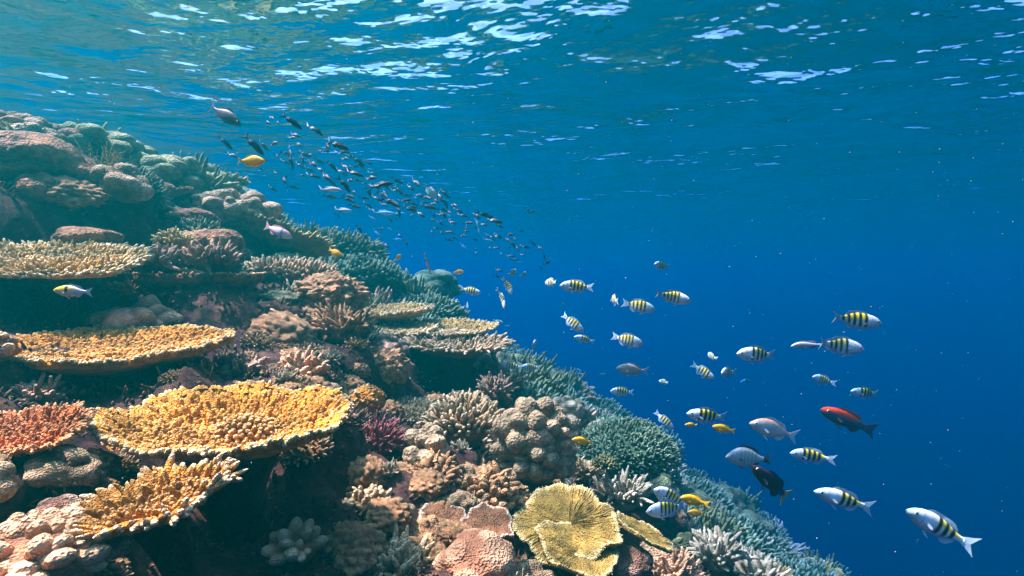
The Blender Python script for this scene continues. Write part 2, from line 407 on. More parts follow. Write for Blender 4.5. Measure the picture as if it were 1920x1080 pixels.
def fan_parts(Rr, mat, a0, a1, seed=1, cup=0.25, ridges=110, amp=0.2, thick=0.012, rimn=160):
    """foliose plate: ribbed lobed leaf, centre at the origin"""
    na, nr = 800, 50
    a = np.linspace(a0, a1, na); full = abs(a1 - a0 - 2 * math.pi) < 1e-3
    r = np.linspace(0.03, 1, nr)
    Rim = Rr * (1 + amp * perlin(np.stack([np.cos(a) * 1.6 + seed, np.sin(a) * 1.6, np.zeros(na)], 1)) * 2 + amp * .5 * perlin(np.stack([np.cos(a) * 5 + seed, np.sin(a) * 5, np.zeros(na)], 1)))
    if not full: Rim *= np.clip(np.sin(np.linspace(0, math.pi, na)) * 3, 0.35, 1) ** .5
    RR, AA = np.meshgrid(r, a, indexing='ij'); K = np.broadcast_to(Rim, RR.shape)
    x = (RR * K * np.cos(AA)).ravel(); y = (RR * K * np.sin(AA)).ravel(); rr = RR.ravel(); aa = AA.ravel()
    z = cup * Rr * rr ** 1.7 + 0.07 * Rr * perlin(np.stack([x / Rr * 2.5 + seed, y / Rr * 2.5, rr * 0], 1)) * (0.3 + rr) * 2
    n1 = perlin(np.stack([aa * ridges / 6.28, rr * 2.5 + seed, np.full_like(rr, .5)], 1))
    n2 = perlin(np.stack([aa * ridges / 3.14, rr * 4 + seed, np.full_like(rr, 3.5)], 1))
    rid = (1 - np.abs(n1 * (rr < .55) * 2 + n2 * (rr >= .55) * 2)) if False else (1 - 2.2 * np.abs(n1 * np.clip(1.3 - rr, 0, 1) + n2 * np.clip(rr - .1, 0, 1)))
    z2 = z + 0.030 * Rr * rid * np.minimum(1, rr * 4)
    top = np.stack([x, y, z2], 1); bot = np.stack([x, y, z - thick], 1)
    q = grid_quads(nr, na); mb = MB()
    tip = np.clip(rr ** 18 * 1.2 + 0.42 * rid + .1, 0, 1)
    mb.add(top, q, None, tip); mb.add(bot, q[:, ::-1], None, 0.0)
    e = (nr - 1) * na; b0 = nr * na; j = np.arange(na - 1)
    mb.q.append(np.stack([e + j, b0 + e + j, b0 + e + j + 1, e + j + 1], 1))
    lf = mb.mesh("leaf", mat)
    mb = MB(); aa = np.linspace(a0, a1, rimn); kk = np.interp(aa, a, Rim); zz = np.interp(aa, a, z2[-na:])
    rg = np.random.default_rng(seed)
    bp = np.stack([kk * np.cos(aa) * .985, kk * np.sin(aa) * .985, zz - .004], 1)
    fingers(mb, bp, np.stack([np.cos(aa), np.sin(aa), np.full_like(aa, .5)], 1), Rr * .045 * (0.6 + .8 * rg.random(rimn)), Rr * .017, 5, .2, seed, tip0=.4, tip1=1.1)
    return [("leaf", lf), ("rim_knobs", mb.mesh("rim_knobs", mat))]
def plumes(mat, n=26, L=.2, seed=3):
    mb = MB(); rg = np.random.default_rng(seed); u = fib(n, .25, seed, .1)
    fingers(mb, np.zeros((n, 3)), u, L, .003, 4, .4, seed, prof=[(0, 1), (.5, .8), (.8, .5)])
    k = 22
    t = np.tile(np.linspace(.15, 1, k), n); uu = np.repeat(u, k, 0); rr = rg.normal(size=(n * k, 3)); rr /= np.linalg.norm(rr, axis=1)[:, None]
    fingers(mb, uu * (t * L)[:, None], rr + uu * .6, .03, .0015, 3, .1, seed + 1, prof=[(0, 1), (.6, .6)])
    return [("arms", mb.mesh("arms", mat))]

def thing(name, parts, loc, rot=(0, 0, 0), label=None, cat="coral", group=None, scale=1.0):
    root = bpy.data.objects.new(name, None); COL.objects.link(root); root.empty_display_size = .05
    root.location = loc; root.rotation_euler = rot; root.scale = (scale,) * 3
    for nm, me in parts: obj(nm, me, root)
    return tag(root, label, cat, group)

# ------------------------------------------------------------------ hero corals
def ground(p, r, dz):    # ask for ground dz below point p
    HERO.append((p.x, p.y, p.z - dz, r))
def table(px, py, t, w_px, label, mat='yellow', ratio=1.0, n=900, fl=.022, fr=.008, tilt=0, side=0, gap=.22, group=None, **kw):
    p = P(px, py, t); rx = w_px / 2 / F * t
    ground(p, rx * 1.05, gap)
    parts = table_parts(rx, rx * ratio, n, fl, fr, CM[mat], stalk=gap + .12, **kw)
    return thing("table_coral", parts, p, (R(tilt), R(side), 0), label, "table coral", group)
GT = "flat table corals stepping down the slope"
ground(P(80, 700, 1.75), .4, .12)
table(216, 655, 2.25, 395, "thick flat yellow table coral with lobed back edge, above the bowl-shaped table", 'yellow', .80, 1400, .017, .0098, tilt=7, side=0, seed=3, amp=.10, bowl=.03, thick=.09, lean=.8, notch=[(1.75, .2, .25)], group=GT)
table(434, 822, 1.70, 425, "big golden bowl-shaped table coral with white rim and a small clump in its middle", 'yellow', .80, 2000, .020, .0092, tilt=7, side=1, seed=8, amp=.07, bowl=.075, thick=.03, lean=.9, clump=(.10, .10, .085, .045, 110), gap=.30, group=GT)
table(292, 962, 1.24, 250, "small tilted brown table coral with long separate fingers, beneath the golden bowl table", 'ochre', .60, 330, .034, .0088, tilt=14, side=-13, seed=12, amp=.1, bowl=.03, thick=.02, lean=1.0, gap=.22, group=GT)
table(38, 822, 1.45, 190, "rough orange table coral cut by the left picture edge", 'orange', .9, 620, .024, .0065, tilt=12, seed=15, amp=.2, bowl=.02, lean=1.0, gap=.18, group=GT)
ground(P(40, 620, 2.2), .45, .1)
table(85, 488, 2.65, 340, "long yellow branching shelf coral at the left edge, over a dark overhang", 'gold', .6, 1500, .040, .009, tilt=17, side=3, seed=18, amp=.16, bowl=.0, thick=.05, lean=1.0, gap=.32, group=GT)
table(368, 521, 3.2, 235, "flat pinkish brown ledge coral under lilac rubble", 'knobby', .75, 420, .012, .008, tilt=1, seed=21, amp=.3, bowl=.02, thick=.15, lean=.6, gap=.38, group=GT)
table(722, 590, 4.9, 185, "highest of the stacked olive table corals, with a raised right tip", 'gold', .9, 900, .03, .011, tilt=4, side=-3, seed=24, amp=.14, bowl=.04, thick=.06, gap=.3, group=GT)
table(757, 622, 4.5, 122, "smallest disc of the stacked olive table corals, left under the highest", 'gold', 1.0, 700, .025, .010, tilt=5, seed=27, amp=.1, bowl=.02, gap=.2, group=GT)
table(842, 620, 4.7, 178, "middle wide olive table coral just above the pale fingered one", 'gold', 1.0, 900, .025, .010, tilt=5, seed=30, amp=.1, bowl=.03, gap=.25, group=GT)
table(856, 655, 4.2, 165, "pale fingered table coral jutting out over the dark hollow", 'cream', .9, 420, .055, .013, tilt=6, side=2, seed=33, amp=.12, bowl=.05, thick=.05, lean=1.1, gap=.45, group=GT)
table(757, 770, 3.2, 110, "grey green thin-fingered table coral left of the cream dome", 'grey', 1.0, 620, .035, .006, tilt=8, seed=36, amp=.12, bowl=.0, lean=1.0, gap=.2, group=GT)

def dome(px, py, t, w_px, hk, label, mat, n, fl, fr, gdz=.0, group=None, name="finger_coral", gr=1.0, rot=(0, 0, 0), **kw):
    p = P(px, py, t); rx = w_px / 2 / F * t; rz = rx * hk
    ground(p - Vector((0, 0, rz * .25)), rx * gr, gdz)
    return thing(name, dome_parts(rx - fl * .7, rx - fl * .7, rz, n, fl, fr, CM[mat], **kw), p, rot, label, "finger coral", group)
GD = "domed finger corals"
dome(872, 800, 2.9, 158, .55, "cream domed finger coral with pale blunt tips, middle of the slope", 'cream', 300, .055, .0125, jit=.06, group=GD, seed=2, gdz=.12, up=.5, zmin=0.0)
dome(706, 838, 2.5, 116, .55, "dark maroon finger coral with pink tips beside the golden bowl table", 'maroon', 300, .055, .0062, group=GD, seed=4, gdz=.06, up=.5, bend=.25, zmin=0.0)
dome(1172, 855, 3.9, 212, .62, "large round green finger coral dome at the edge of the blue water", 'green', 1700, .036, .0085, group=GD, seed=6, gdz=.12, gr=.8, up=.25, zmin=-.1)
dome(540, 518, 4.2, 190, .22, "cream finger coral ridge below the upper left mounds", 'cream', 420, .06, .014, group=GD, seed=8, gdz=.05)
dome(895, 895, 2.7, 95, .4, "shaded brown finger coral under the cream dome", 'knobby', 150, .05, .009, group=GD, seed=10, gdz=.08, zmin=0)
dome(1135, 872, 2.9, 50, .5, "small bright green cushion coral left of the green dome", 'teal', 160, .02, .006, group=GD, seed=12)
dome(790, 595, 6.0, 180, .38, "dull green bushy coral mound behind the olive tables", 'green', 420, .08, .016, group=GD, seed=14)
dome(610, 478, 6.6, 240, .28, "broad dark green bushy mound on the far crest behind the orange fish", 'teal', 620, .1, .022, group=GD, seed=16, gdz=.0)
dome(665, 520, 6.0, 190, .38, "teal rounded coral mound just under the swimming orange fish", 'green', 500, .06, .018, group=GD, seed=17, gdz=.0)

def bush(px, py, t, w_px, hk, label, mat, n1, n2, r0, gdz=0.0, group=None, **kw):
    p = P(px, py, t); rad = w_px / 2 / F * t / .92
    p.z -= rad * hk * .45
    ground(p, rad * .9, gdz)
    return thing("branching_coral", bush_parts(rad, rad * hk, n1, n2, r0, CM[mat], **kw), p, (0, 0, rnd.uniform(0, 6)), label, "branching coral", group)
GB = "branching coral bushes"
bush(745, 1062, 1.75, 190, .55, "cream stubby branching coral cut by the bottom edge, centre left", 'cream', 26, 6, .013, group=GB, seed=1)
bush(1345, 1030, 2.9, 130, .7, "pale cream branching coral lowest on the right slope", 'pale', 24, 6, .014, group=GB, seed=3)
bush(1420, 1072, 3.0, 130, .6, "pale branching coral cut by the bottom edge beside the blue water", 'pale', 24, 6, .014, group=GB, seed=4)
bush(1262, 1068, 2.4, 130, .6, "pinkish branching coral cut by the bottom edge, right of the olive leaf corals", 'pink', 24, 6, .011, group=GB, seed=5)
bush(1165, 925, 2.9, 150, .45, "white tipped branching coral behind the olive leaf corals", 'pale', 24, 6, .012, group=GB, seed=6)
bush(1095, 880, 3.0, 75, .6, "pale branching coral left of the green cushion coral", 'cream', 18, 5, .009, group=GB, seed=7)
bush(570, 690, 2.55, 130, .7, "brown lumpy branching coral above the golden bowl table", 'pink', 20, 5, .018, group=GB, seed=8)
bush(640, 605, 3.4, 150, .7, "ragged brown branching coral left of the olive tables", 'knobby', 24, 6, .013, group=GB, seed=9)
bush(70, 740, 1.9, 110, .7, "lilac branching coral between the yellow table and the orange table", 'lilac', 20, 5, .012, group=GB, seed=10)
bush(665, 645, 3.3, 60, .7, "small ochre branching tuft near the yellow and white fish", 'ochre', 16, 5, .008, group=GB, seed=11)
bush(1200, 655 + 330, 2.9, 30, .7, "tiny pale branching tuft behind the right olive leaf", 'pale', 12, 4, .007, group=GB, seed=12)
bush(930, 725, 3.6, 90, .7, "lilac grey branching coral in the shadow right of the dark hollow", 'lilac', 20, 6, .012, group=GB, seed=13)
dome(690, 975, 2.0, 120, .75, "pale olive fingered clump below the dark rock face", 'cream', 170, .035, .012, group=GD, seed=14)
bush(300, 490, 3.0, 130, .45, "lilac knobbly coral rubble standing on the pinkish ledge", 'lilac', 24, 6, .014, group=GB, seed=15)
bush(400, 485, 3.1, 130, .5, "lilac and yellow branching rubble on the right half of the pinkish ledge", 'lilac', 24, 6, .015, group=GB, seed=16)
bush(325, 450, 3.2, 85, .6, "yellow tipped branching coral crowning the lilac rubble", 'olive', 20, 6, .011, group=GB, seed=17)
bush(455, 690, 2.4, 110, .45, "lilac shaded rubble coral right of the thick yellow table", 'lilac', 20, 5, .015, group=GB, seed=18)
bush(245, 540, 2.95, 78, .6, "small orange coral sprig hanging by the left overhang", 'orange', 14, 4, .006, group=GB, seed=19)

def heads(px, py, t, w_px, hk, label, mat, n, r, gdz=0, gr=.9, **kw):
    p = P(px, py, t); rx = w_px / 2 / F * t; rr = r * rx; rx -= rr * .8
    ground(p - Vector((0, 0, rx * hk * .3)), rx * gr, gdz)
    return tag(obj("massive_coral", heads_mesh(rx, rx, rx * hk, n, rr, CM[mat], **kw), None, p), label, "massive coral", GM)
def massive(px, py, t, w_px, hk, label, mat, n, lr, amp, gdz=0, group=None, name="massive_coral", gr=.9, **kw):
    p = P(px, py, t); rx = w_px / 2 / F * t / (1 + amp * .4)
    ground(p - Vector((0, 0, rx * hk * .3)), rx * gr, gdz)
    o = obj(name, lobes_mesh(rx, rx, rx * hk, n, lr, amp, CM[mat], **kw), None, p)
    return tag(o, label, "massive coral", group)
GM = "rounded massive corals"
heads(1003, 835, 2.75, 158, 1.25, "tall grey heap of rounded coral heads right of the cream dome", "massive", 90, .23, seed=1, zmin=-.6)
heads(800, 845, 2.45, 85, 1.4, "cream column of smooth coral lobes under the cream dome", "massive", 22, .42, seed=2, zmin=-.6)
massive(895, 1062, 1.7, 160, .8, "pinkish smooth boulder coral cut by the bottom edge", 'pink', 8, .6, .18, group=GM, seed=3)
heads(552, 1030, 1.6, 100, .8, "little cluster of cream finger knobs alone on the dark rock", "cream", 22, .24, seed=4, elong=1.7, gr=2.5)
ground(P(560, 1150, 1.35), .3, 0); ground(P(745, 1150, 1.5), .25, 0)
heads(70, 1050, 1.15, 280, .5, "pink bunch of round knobs in the bottom left corner", "pink", 110, .13, seed=5, elong=1.5)
massive(105, 958, 1.3, 80, .7, "smooth lilac coral lump behind the bottom left knobs", 'lilac', 8, .5, .2, group=GM, seed=6)
heads(262, 606, 2.75, 150, .4, "low row of lilac pink lobes right behind the thick yellow table", "pink", 16, .32, seed=7)
massive(-12, 655, 1.9, 90, .8, "brown lobed coral at the left edge beside the thick yellow table", 'pink', 16, .42, .3, group=GM, seed=8)
massive(160, 447, 3.0, 110, .42, "smooth folded brown coral loaf behind the yellow shelf coral", 'brown', 8, .7, .25, group=GM, seed=9)
massive(410, 455, 3.6, 90, .6, "grey brown smooth coral loaf right of the lilac rubble", 'brown', 8, .6, .2, group=GM, seed=10)
massive(355, 415, 3.9, 110, .5, "orange brown humped coral under the upper mounds", 'brown', 8, .6, .25, group=GM, seed=11)
heads(430, 405, 4.6, 180, .5, "wrinkled brown coral mound ending the upper left ridge", "massive", 80, .17, seed=12)
massive(40, 325, 3.3, 260, .55, "largest brown boulder coral at the upper left edge", 'brown', 14, .5, .16, group=GM, seed=13)
massive(185, 375, 3.5, 70, 1.0, "tall round coral knob in front of the upper left boulder", 'brown', 8, .6, .2, group=GM, seed=14)
massive(75, 365, 3.1, 90, .9, "dark rounded coral knob under the largest upper left boulder", 'brown', 10, .5, .2, group=GM, seed=15)
heads(250, 365, 3.9, 130, .6, "brown heap of coral humps right of the tall round knob", "brown", 30, .30, seed=16)
heads(300, 345, 4.6, 200, .45, "olive brown uneven mound high on the upper left ridge", "teal", 60, .2, seed=17)
heads(375, 362, 5.0, 150, .5, "dark rounded mound at the right end of the upper ridge", "teal", 50, .22, seed=18)
heads(50, 266, 4.0, 160, .5, "dark coral mound on the skyline at the far upper left", "brown", 60, .2, seed=19)
heads(170, 288, 4.4, 210, .35, "low dark lumpy coral ridge on the upper left skyline", "teal", 80, .17, seed=20)
massive(810, 545, 7.0, 110, .75, "teal boulder coral on the distant skyline left of the striped fish", 'green', 16, .42, .3, group=GM, seed=21)
massive(1065, 775, 4.6, 80, .9, "pale blue green boulder coral left above the green dome", 'pale', 14, .4, .3, group=GM, seed=22)
massive(1180, 1055, 2.05, 90, .7, "lilac smooth coral lump under the olive leaf corals", 'lilac', 6, .6, .15, group=GM, seed=23)
massive(1235, 1035, 2.6, 70, .7, "sandy smooth coral lump right of the olive leaf corals", 'massive', 6, .6, .15, group=GM, seed=24)
massive(1290, 965 + 60, 3.2, 60, .8, "round ribbed coral head left of the lowest pale branching coral", 'teal', 10, .45, .2, group=GM, seed=25)
massive(725, 655, 3.7, 75, .8, "grey lobed coral under the smallest olive disc", 'lilac', 14, .42, .35, group=GM, seed=26)

def crust(px, py, t, w_px, hk, label, mat='knobby', group="knobby encrusting corals", gr=.9, **kw):
    p = P(px, py, t); rx = w_px / 2 / F * t
    ground(p - Vector((0, 0, rx * hk * .3)), rx * gr, 0)
    return tag(obj("encrusting_coral", crust_mesh(rx, rx * .9, rx * hk, CM[mat], **kw), None, p), label, "encrusting coral", group)
dome(925, 940, 2.25, 125, .8, "rounded tan knobby coral mass left of the olive leaf corals", "knobby", 150, .035, .015, group="knobby tan corals", seed=41, bend=.3)
dome(820, 915, 2.3, 110, .95, "tall tan knobby coral under the cream column", "knobby", 130, .035, .014, group="knobby tan corals", seed=42, bend=.3)

crust(770, 930, 2.35, 100, .9, "shaded brown knobby crust left of the tan mass", 'lilac', seed=4)
crust(725, 895, 2.3, 85, .4, "flat sandy coral slab with a pitted top below the maroon coral", 'pink', seed=5, cell=5)
crust(650, 830, 2.35, 60, .5, "small pale crusted lump at the right rim of the golden bowl", 'pink', seed=6, cell=5)
crust(690, 750, 2.6, 60, .8, "yellowish crusted knob right behind the golden bowl", 'ochre', seed=7)
crust(800, 1020, 1.95, 110, .8, "brown crusted lumps right above the bottom cream branches", seed=8, cell=5)
crust(215, 760 + 100, 1.75, 70, .9, "little yellow and tan crust between the golden bowl and the orange table", 'ochre', seed=9)
crust(620, 560 , 3.7, 120, .7, "brown ragged crust behind the ragged branching coral", 'knobby', seed=10)
crust(730, 690, 3.4, 70, .9, "reddish crust at the left end of the dark hollow", 'knobby', seed=11)
crust(350, 565, 3.2, 180, .6, "dark rough rock face under the pinkish ledge", 'lilac', seed=12)

def fan(px, py, t, w_px, label, rot, seed, a0=0, a1=2 * math.pi, mat='olive', **kw):
    p = P(px, py, t); rr = w_px / 2 / F * t
    ground(p, rr * .7, .16)
    return thing("leaf_coral", fan_parts(rr, CM[mat], a0, a1, seed=seed, **kw), p, rot, label, "leaf coral", "olive ribbed leaf corals")
fan(1066, 985, 2.1, 182, "largest olive ribbed leaf coral with a white dotted rim", (R(25), R(-4), 0), 1, cup=.10, amp=.22)
fan(1082, 1034, 1.98, 150, "lower olive leaf coral folded under the largest one", (R(18), R(2), R(40)), 5, cup=.12, amp=.2)
fan(1208, 998, 2.12, 118, "smooth pale olive leaf coral overlapping on the right", (R(26), R(8), R(80)), 9, cup=.04, amp=.15, ridges=40)
fan(912, 985, 1.95, 105, "tan shelf coral with a white rim, left of the olive leaves", (R(14), 0, 0), 13, cup=.05, mat="shelf", ridges=30)
fan(836, 972, 2.0, 95, "tan shelf coral with a white rim, farther left in the centre bottom", (R(14), 0, R(60)), 14, cup=.05, mat="shelf", ridges=30)
fs = thing("feather_star", plumes(CM['olive'], 30, .2, 3), P(190, 330, 3.7), (0, 0, 0), "feathery olive feather star on the upper left mounds", "feather star")

# ------------------------------------------------------------------ terrain mesh
def reef_mat():
    m, nt, b, N, L = nmat("reef_rock")
    tc = N("ShaderNodeTexCoord")
    def noise(s, d=6, r=.6):
        n = N("ShaderNodeTexNoise"); n.inputs["Scale"].default_value = s; n.inputs["Detail"].default_value = d; n.inputs["Roughness"].default_value = r
        L(tc.outputs["Object"], n.inputs["Vector"]); return n
    a = noise(3.0); c = noise(22, 8, .7); f = noise(1.1)
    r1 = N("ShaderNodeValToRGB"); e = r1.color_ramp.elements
    e[0].position = .36; e[0].color = (.022, .009, .010, 1); e[1].position = .75; e[1].color = (.19, .11, .07, 1)  # rock colour kept dark to stand in for shade on faces and hollows
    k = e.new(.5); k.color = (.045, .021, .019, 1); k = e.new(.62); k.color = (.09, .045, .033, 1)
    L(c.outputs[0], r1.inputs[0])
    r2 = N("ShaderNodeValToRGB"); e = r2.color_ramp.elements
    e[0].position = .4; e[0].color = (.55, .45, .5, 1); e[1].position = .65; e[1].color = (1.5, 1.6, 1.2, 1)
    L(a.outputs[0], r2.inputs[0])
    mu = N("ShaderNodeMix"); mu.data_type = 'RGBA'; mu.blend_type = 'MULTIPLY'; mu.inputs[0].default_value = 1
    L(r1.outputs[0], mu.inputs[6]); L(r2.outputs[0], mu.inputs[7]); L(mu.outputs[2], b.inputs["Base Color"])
    b.inputs["Roughness"].default_value = .9; b.inputs["Specular IOR Level"].default_value = .1
    bp = N("ShaderNodeBump"); bp.inputs["Strength"].default_value = .9; bp.inputs["Distance"].default_value = .03
    L(c.outputs[0], bp.inputs["Height"]); L(bp.outputs[0], b.inputs["Normal"])
    return m
ny, nx = 560, 520
v = np.linspace(0, 1, ny); yy = -2.5 + 3.3 * v + 38 * v ** 3.2
u = np.linspace(-1, 1, nx); xx = 6.5 * (0.45 * u + 0.55 * u ** 3)
Y, U = np.meshgrid(yy, u, indexing='ij'); X = np.broadcast_to(xx, Y.shape) * (1 + np.maximum(0, Y) * .16) - .3
Z = terrain_h(X, Y)
pp = np.stack([X.ravel(), Y.ravel(), Z.ravel()], 1)
# undercut: push steep faces sideways with 3D noise
n3 = fbm(pp * 2.6 + 50, 3); pp[:, 0] += n3 * .16; pp[:, 1] += fbm(pp * 2.6 + 90, 3) * .16
mb = MB(); mb.add(pp, grid_quads(ny, nx)[:, ::-1])
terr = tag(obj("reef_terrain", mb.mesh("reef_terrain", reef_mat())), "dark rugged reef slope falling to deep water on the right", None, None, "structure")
# deep seabed reaching the horizon
m, nt_, b_, N_, L_ = nmat("seabed_sand"); b_.inputs["Base Color"].default_value = (.03, .05, .05, 1); b_.inputs["Roughness"].default_value = .95
no = N_("ShaderNodeTexNoise"); no.inputs["Scale"].default_value = .3; cr = N_("ShaderNodeValToRGB"); cr.color_ramp.elements[0].color = (.015, .03, .03, 1); cr.color_ramp.elements[1].color = (.06, .08, .07, 1)
L_(no.outputs[0], cr.inputs[0]); L_(cr.outputs[0], b_.inputs["Base Color"])
g = np.linspace(-1, 1, 60); GX, GY = np.meshgrid(g * 400, g * 400, indexing='ij')
mb = MB(); mb.add(np.stack([GX.ravel(), GY.ravel(), -26 + 1.5 * perlin(np.stack([GX.ravel() / 30, GY.ravel() / 30, GX.ravel() * 0], 1))], 1), grid_quads(60, 60))
tag(obj("seabed", mb.mesh("seabed", m)), "deep sea floor far below", None, None, "structure")

from mathutils.bvhtree import BVHTree
_q = [tuple(int(x) for x in f.vertices) for f in terr.data.polygons]
bvh = BVHTree.FromPolygons([tuple(x) for x in pp.tolist()], _q)
def drop(x, y):
    h = bvh.ray_cast(Vector((x, y, 5)), Vector((0, 0, -1)))
    return h[0], h[1]

# ------------------------------------------------------------------ filler corals over the slope
def proj(p): return 960 + F * p.x / p.y, 540 - F * p.z / p.y
protos = [
 ("finger_coral", "finger coral", dome_parts(.2, .2, .12, 150, .05, .011, CM['green'], seed=50), "green finger coral mound"),
 ("finger_coral", "finger coral", dome_parts(.2, .18, .09, 120, .06, .012, CM['cream'], seed=51), "cream finger coral mound"),
 ("branching_coral", "branching coral", bush_parts(.2, .15, 18, 5, .013, CM['teal'], seed=52), "dull green branching coral"),
 ("branching_coral", "branching coral", bush_parts(.2, .13, 18, 5, .012, CM['pale'], seed=53), "pale branching coral"),
 ("massive_coral", "massive coral", [("massive", lobes_mesh(.2, .2, .15, 16, .42, .3, CM['massive'], seed=54, sub=4))], "tan lobed coral head"),
 ("massive_coral", "massive coral", [("massive", lobes_mesh(.2, .18, .13, 24, .3, .25, CM['teal'], seed=55, sub=4))], "dull green lobed coral head"),
 ("encrusting_coral", "encrusting coral", [("crust", crust_mesh(.2, .2, .12, CM['knobby'], seed=56, sub=5))], "brown knobby crust"),
 ("table_coral", "table coral", table_parts(.24, .24, 320, .03, .009, CM['olive'], seed=57, stalk=.2), "olive table coral"),
 ("branching_coral", "branching coral", bush_parts(.18, .12, 14, 5, .012, CM['lilac'], seed=58), "lilac branching coral"),
]
PW_FAR = [7, .3, 7, 1, .5, 4, .7, 2, .5]; PW_NEAR = [0, 2, 0, 1, 3, 0, 8, 0.4, 3]; PW_MID = [3, 3, 2, 2, 3, 2, 5, 2, 3]  # far mix favours green and dull green pigments to imitate water haze
def region(p):
    x, y = proj(p)
    if p.y < 2.2: return "on the dark rock close to the camera" + (", bottom left" if x < 600 else ", bottom middle" if x < 1150 else ", bottom right")
    if x < 470 and y < 440: return "on the upper left crest"
    if x < 470: return "between the yellow tables and the upper mounds"
    if y < 560 and x < 960: return "on the skyline ridge under the dark fish school"
    if x < 700: return "around the ragged brown coral left of the olive tables"
    if x < 960 and y < 730: return "around the stacked olive tables"
    if x < 960: return "round the cream dome"
    if y < 760: return "on the distant slope above the pale boulder coral"
    if x < 1180: return "round the green dome"
    if x < 1330: return "on the slope right below the green dome"
    return "on the lowest slope beside the deep blue"
DARK = [(0, 520, 530, 640), (0, 420, 690, 770), (230, 660, 840, 1120), (690, 930, 670, 750), (0, 420, 395, 440), (990, 1000, 900, 930)]
used = {}
def filler(n, tmin, tmax, smin, smax, weights, seed, xr=(-1.0, .95)):
    r = random.Random(seed); c = 0; tries = 0
    while c < n and tries < n * 30:
        tries += 1
        t = tmin * (tmax / tmin) ** r.random(); sx = r.uniform(*xr); x = sx * t
        loc, nrm = drop(x, t)
        if loc is None: continue
        px, py = proj(loc)
        if not (-80 < px < 2000 and -50 < py < 1180): continue
        # hidden from the camera by the reef itself: not in the photograph
        if any(a0 < px < a1 and b0 < py < b1 for a0, a1, b0, b1 in DARK) and r.random() < .93: continue
        d = (loc + nrm * .08); h = bvh.ray_cast(Vector((0, 0, 0)), d.normalized(), d.length - .05)
        if h[0] is not None: continue
        near_hero = min(((loc.x - a[0]) ** 2 + (loc.y - a[1]) ** 2) ** .5 - a[3] * .8 for a in HERO)
        if near_hero < 0: continue
        i = r.choices(range(len(protos)), weights)[0]; nm, cat, parts, lab = protos[i]
        s = r.uniform(smin, smax)
        rot = nrm.lerp(Vector((0, 0, 1)), .6).to_track_quat('Z', 'Y').to_euler(); 
        big = "large" if s > smin + (smax - smin) * .66 else "middling" if s > smin + (smax - smin) * .33 else "small"
        label = f"{big} {lab} {region(loc)}"
        sp = used.get((nm, i))
        if len(parts) == 1:
            o = obj(nm, parts[0][1]); 
        else:
            o = bpy.data.objects.new(nm, None); COL.objects.link(o); o.empty_display_size = .05
            for pn, me in parts: obj(pn, me, o)
        o.location = loc - nrm * .02 * s; o.scale = (s, s, s * r.uniform(.8, 1.3))
        q = Matrix.Rotation(r.uniform(0, 6.28), 4, 'Z'); o.rotation_euler = (Euler(rot).to_matrix().to_4x4() @ q).to_euler()
        tag(o, label, cat, f"{lab}s {region(loc)}"); c += 1
filler(120, 3.0, 5.5, .4, .95, PW_MID, 3)
filler(290, 4.5, 14, .8, 1.9, PW_FAR, 1)
filler(190, 1.2, 3.6, .18, .48, PW_NEAR, 2)

# ------------------------------------------------------------------ turf and crumbs of coral growing on the bare rock
M_TURF = coral_mat('reef_turf', (0.07, 0.03, 0.022), (0.34, 0.20, 0.12), 0.3, 1.0, scale=9, var=.5)
rt = np.random.default_rng(77)
m_ = (pp[:, 1] > .9) & (pp[:, 1] < 6) & (np.abs(pp[:, 0] / np.maximum(pp[:, 1], .1)) < 1.0)
idx = np.nonzero(m_)[0]; wt = 1 / pp[idx, 1] ** 1.2; idx = rt.choice(idx, 16000, p=wt / wt.sum())
nrm_ = np.array([terr.data.vertices[int(i)].normal[:] for i in idx]); bp_ = pp[idx] + rt.normal(size=(16000, 3)) * .008
keep = perlin(bp_ * 3.3) > -.12; bp_ = bp_[keep]; nrm_ = nrm_[keep]; n_ = len(bp_); sc_ = (.5 + .35 * bp_[:, 1])
mb = MB(); fingers(mb, bp_ - nrm_ * .004, nrm_ + rt.normal(size=(n_, 3)) * .45 + (0, 0, .3), rt.uniform(.008, .030, n_) * sc_, rt.uniform(.0025, .007, n_) * sc_, 5, .3, 5, prof=[(0, 1), (.45, .95), (.85, .6)])
tag(obj("reef_turf", mb.mesh("reef_turf", M_TURF)), "brown turf and coral crumbs covering the dark rock", "reef turf", None, "stuff")

# ------------------------------------------------------------------ fish
def ss(a, b, x): t = np.clip((x - a) / (b - a), 0, 1); return t * t * (3 - 2 * t)
def lerp3(a, b, k): return np.asarray(a)[None] * (1 - k[:, None]) + np.asarray(b)[None] * k[:, None] if np.ndim(a) == 1 else a * (1 - k[:, None]) + np.asarray(b)[None] * k[:, None]
def c_sergeant(s, z, bars=(.33, .44, .55, .66, .77), yel=1.0, head=(.42, .55, .60), wbar=.026, y0=.27):
    c = lerp3((.62, .72, .72), head, ss(.25, .08, s))
    y = ss(-.25, .25, z) * ss(y0, y0 + .08, s) * ss(.82, .74, s) * yel
    c = lerp3(c, (.85, .72, .03), y)
    c = lerp3(c, (.62, .68, .68), ss(-.4, -.9, z) * .5)
    c = c * (1 - .45 * np.exp(-((s - .205 - .02 * (1 - z * z)) / .008) ** 2) * (np.abs(z) < .75))[:, None]
    for b in bars:
        k = ss(wbar * 1.5, wbar * .8, np.abs(s - b - .012 * z)) * ss(-.95, -.55, z)
        c = lerp3(c, (.012, .015, .03), k)
    return c
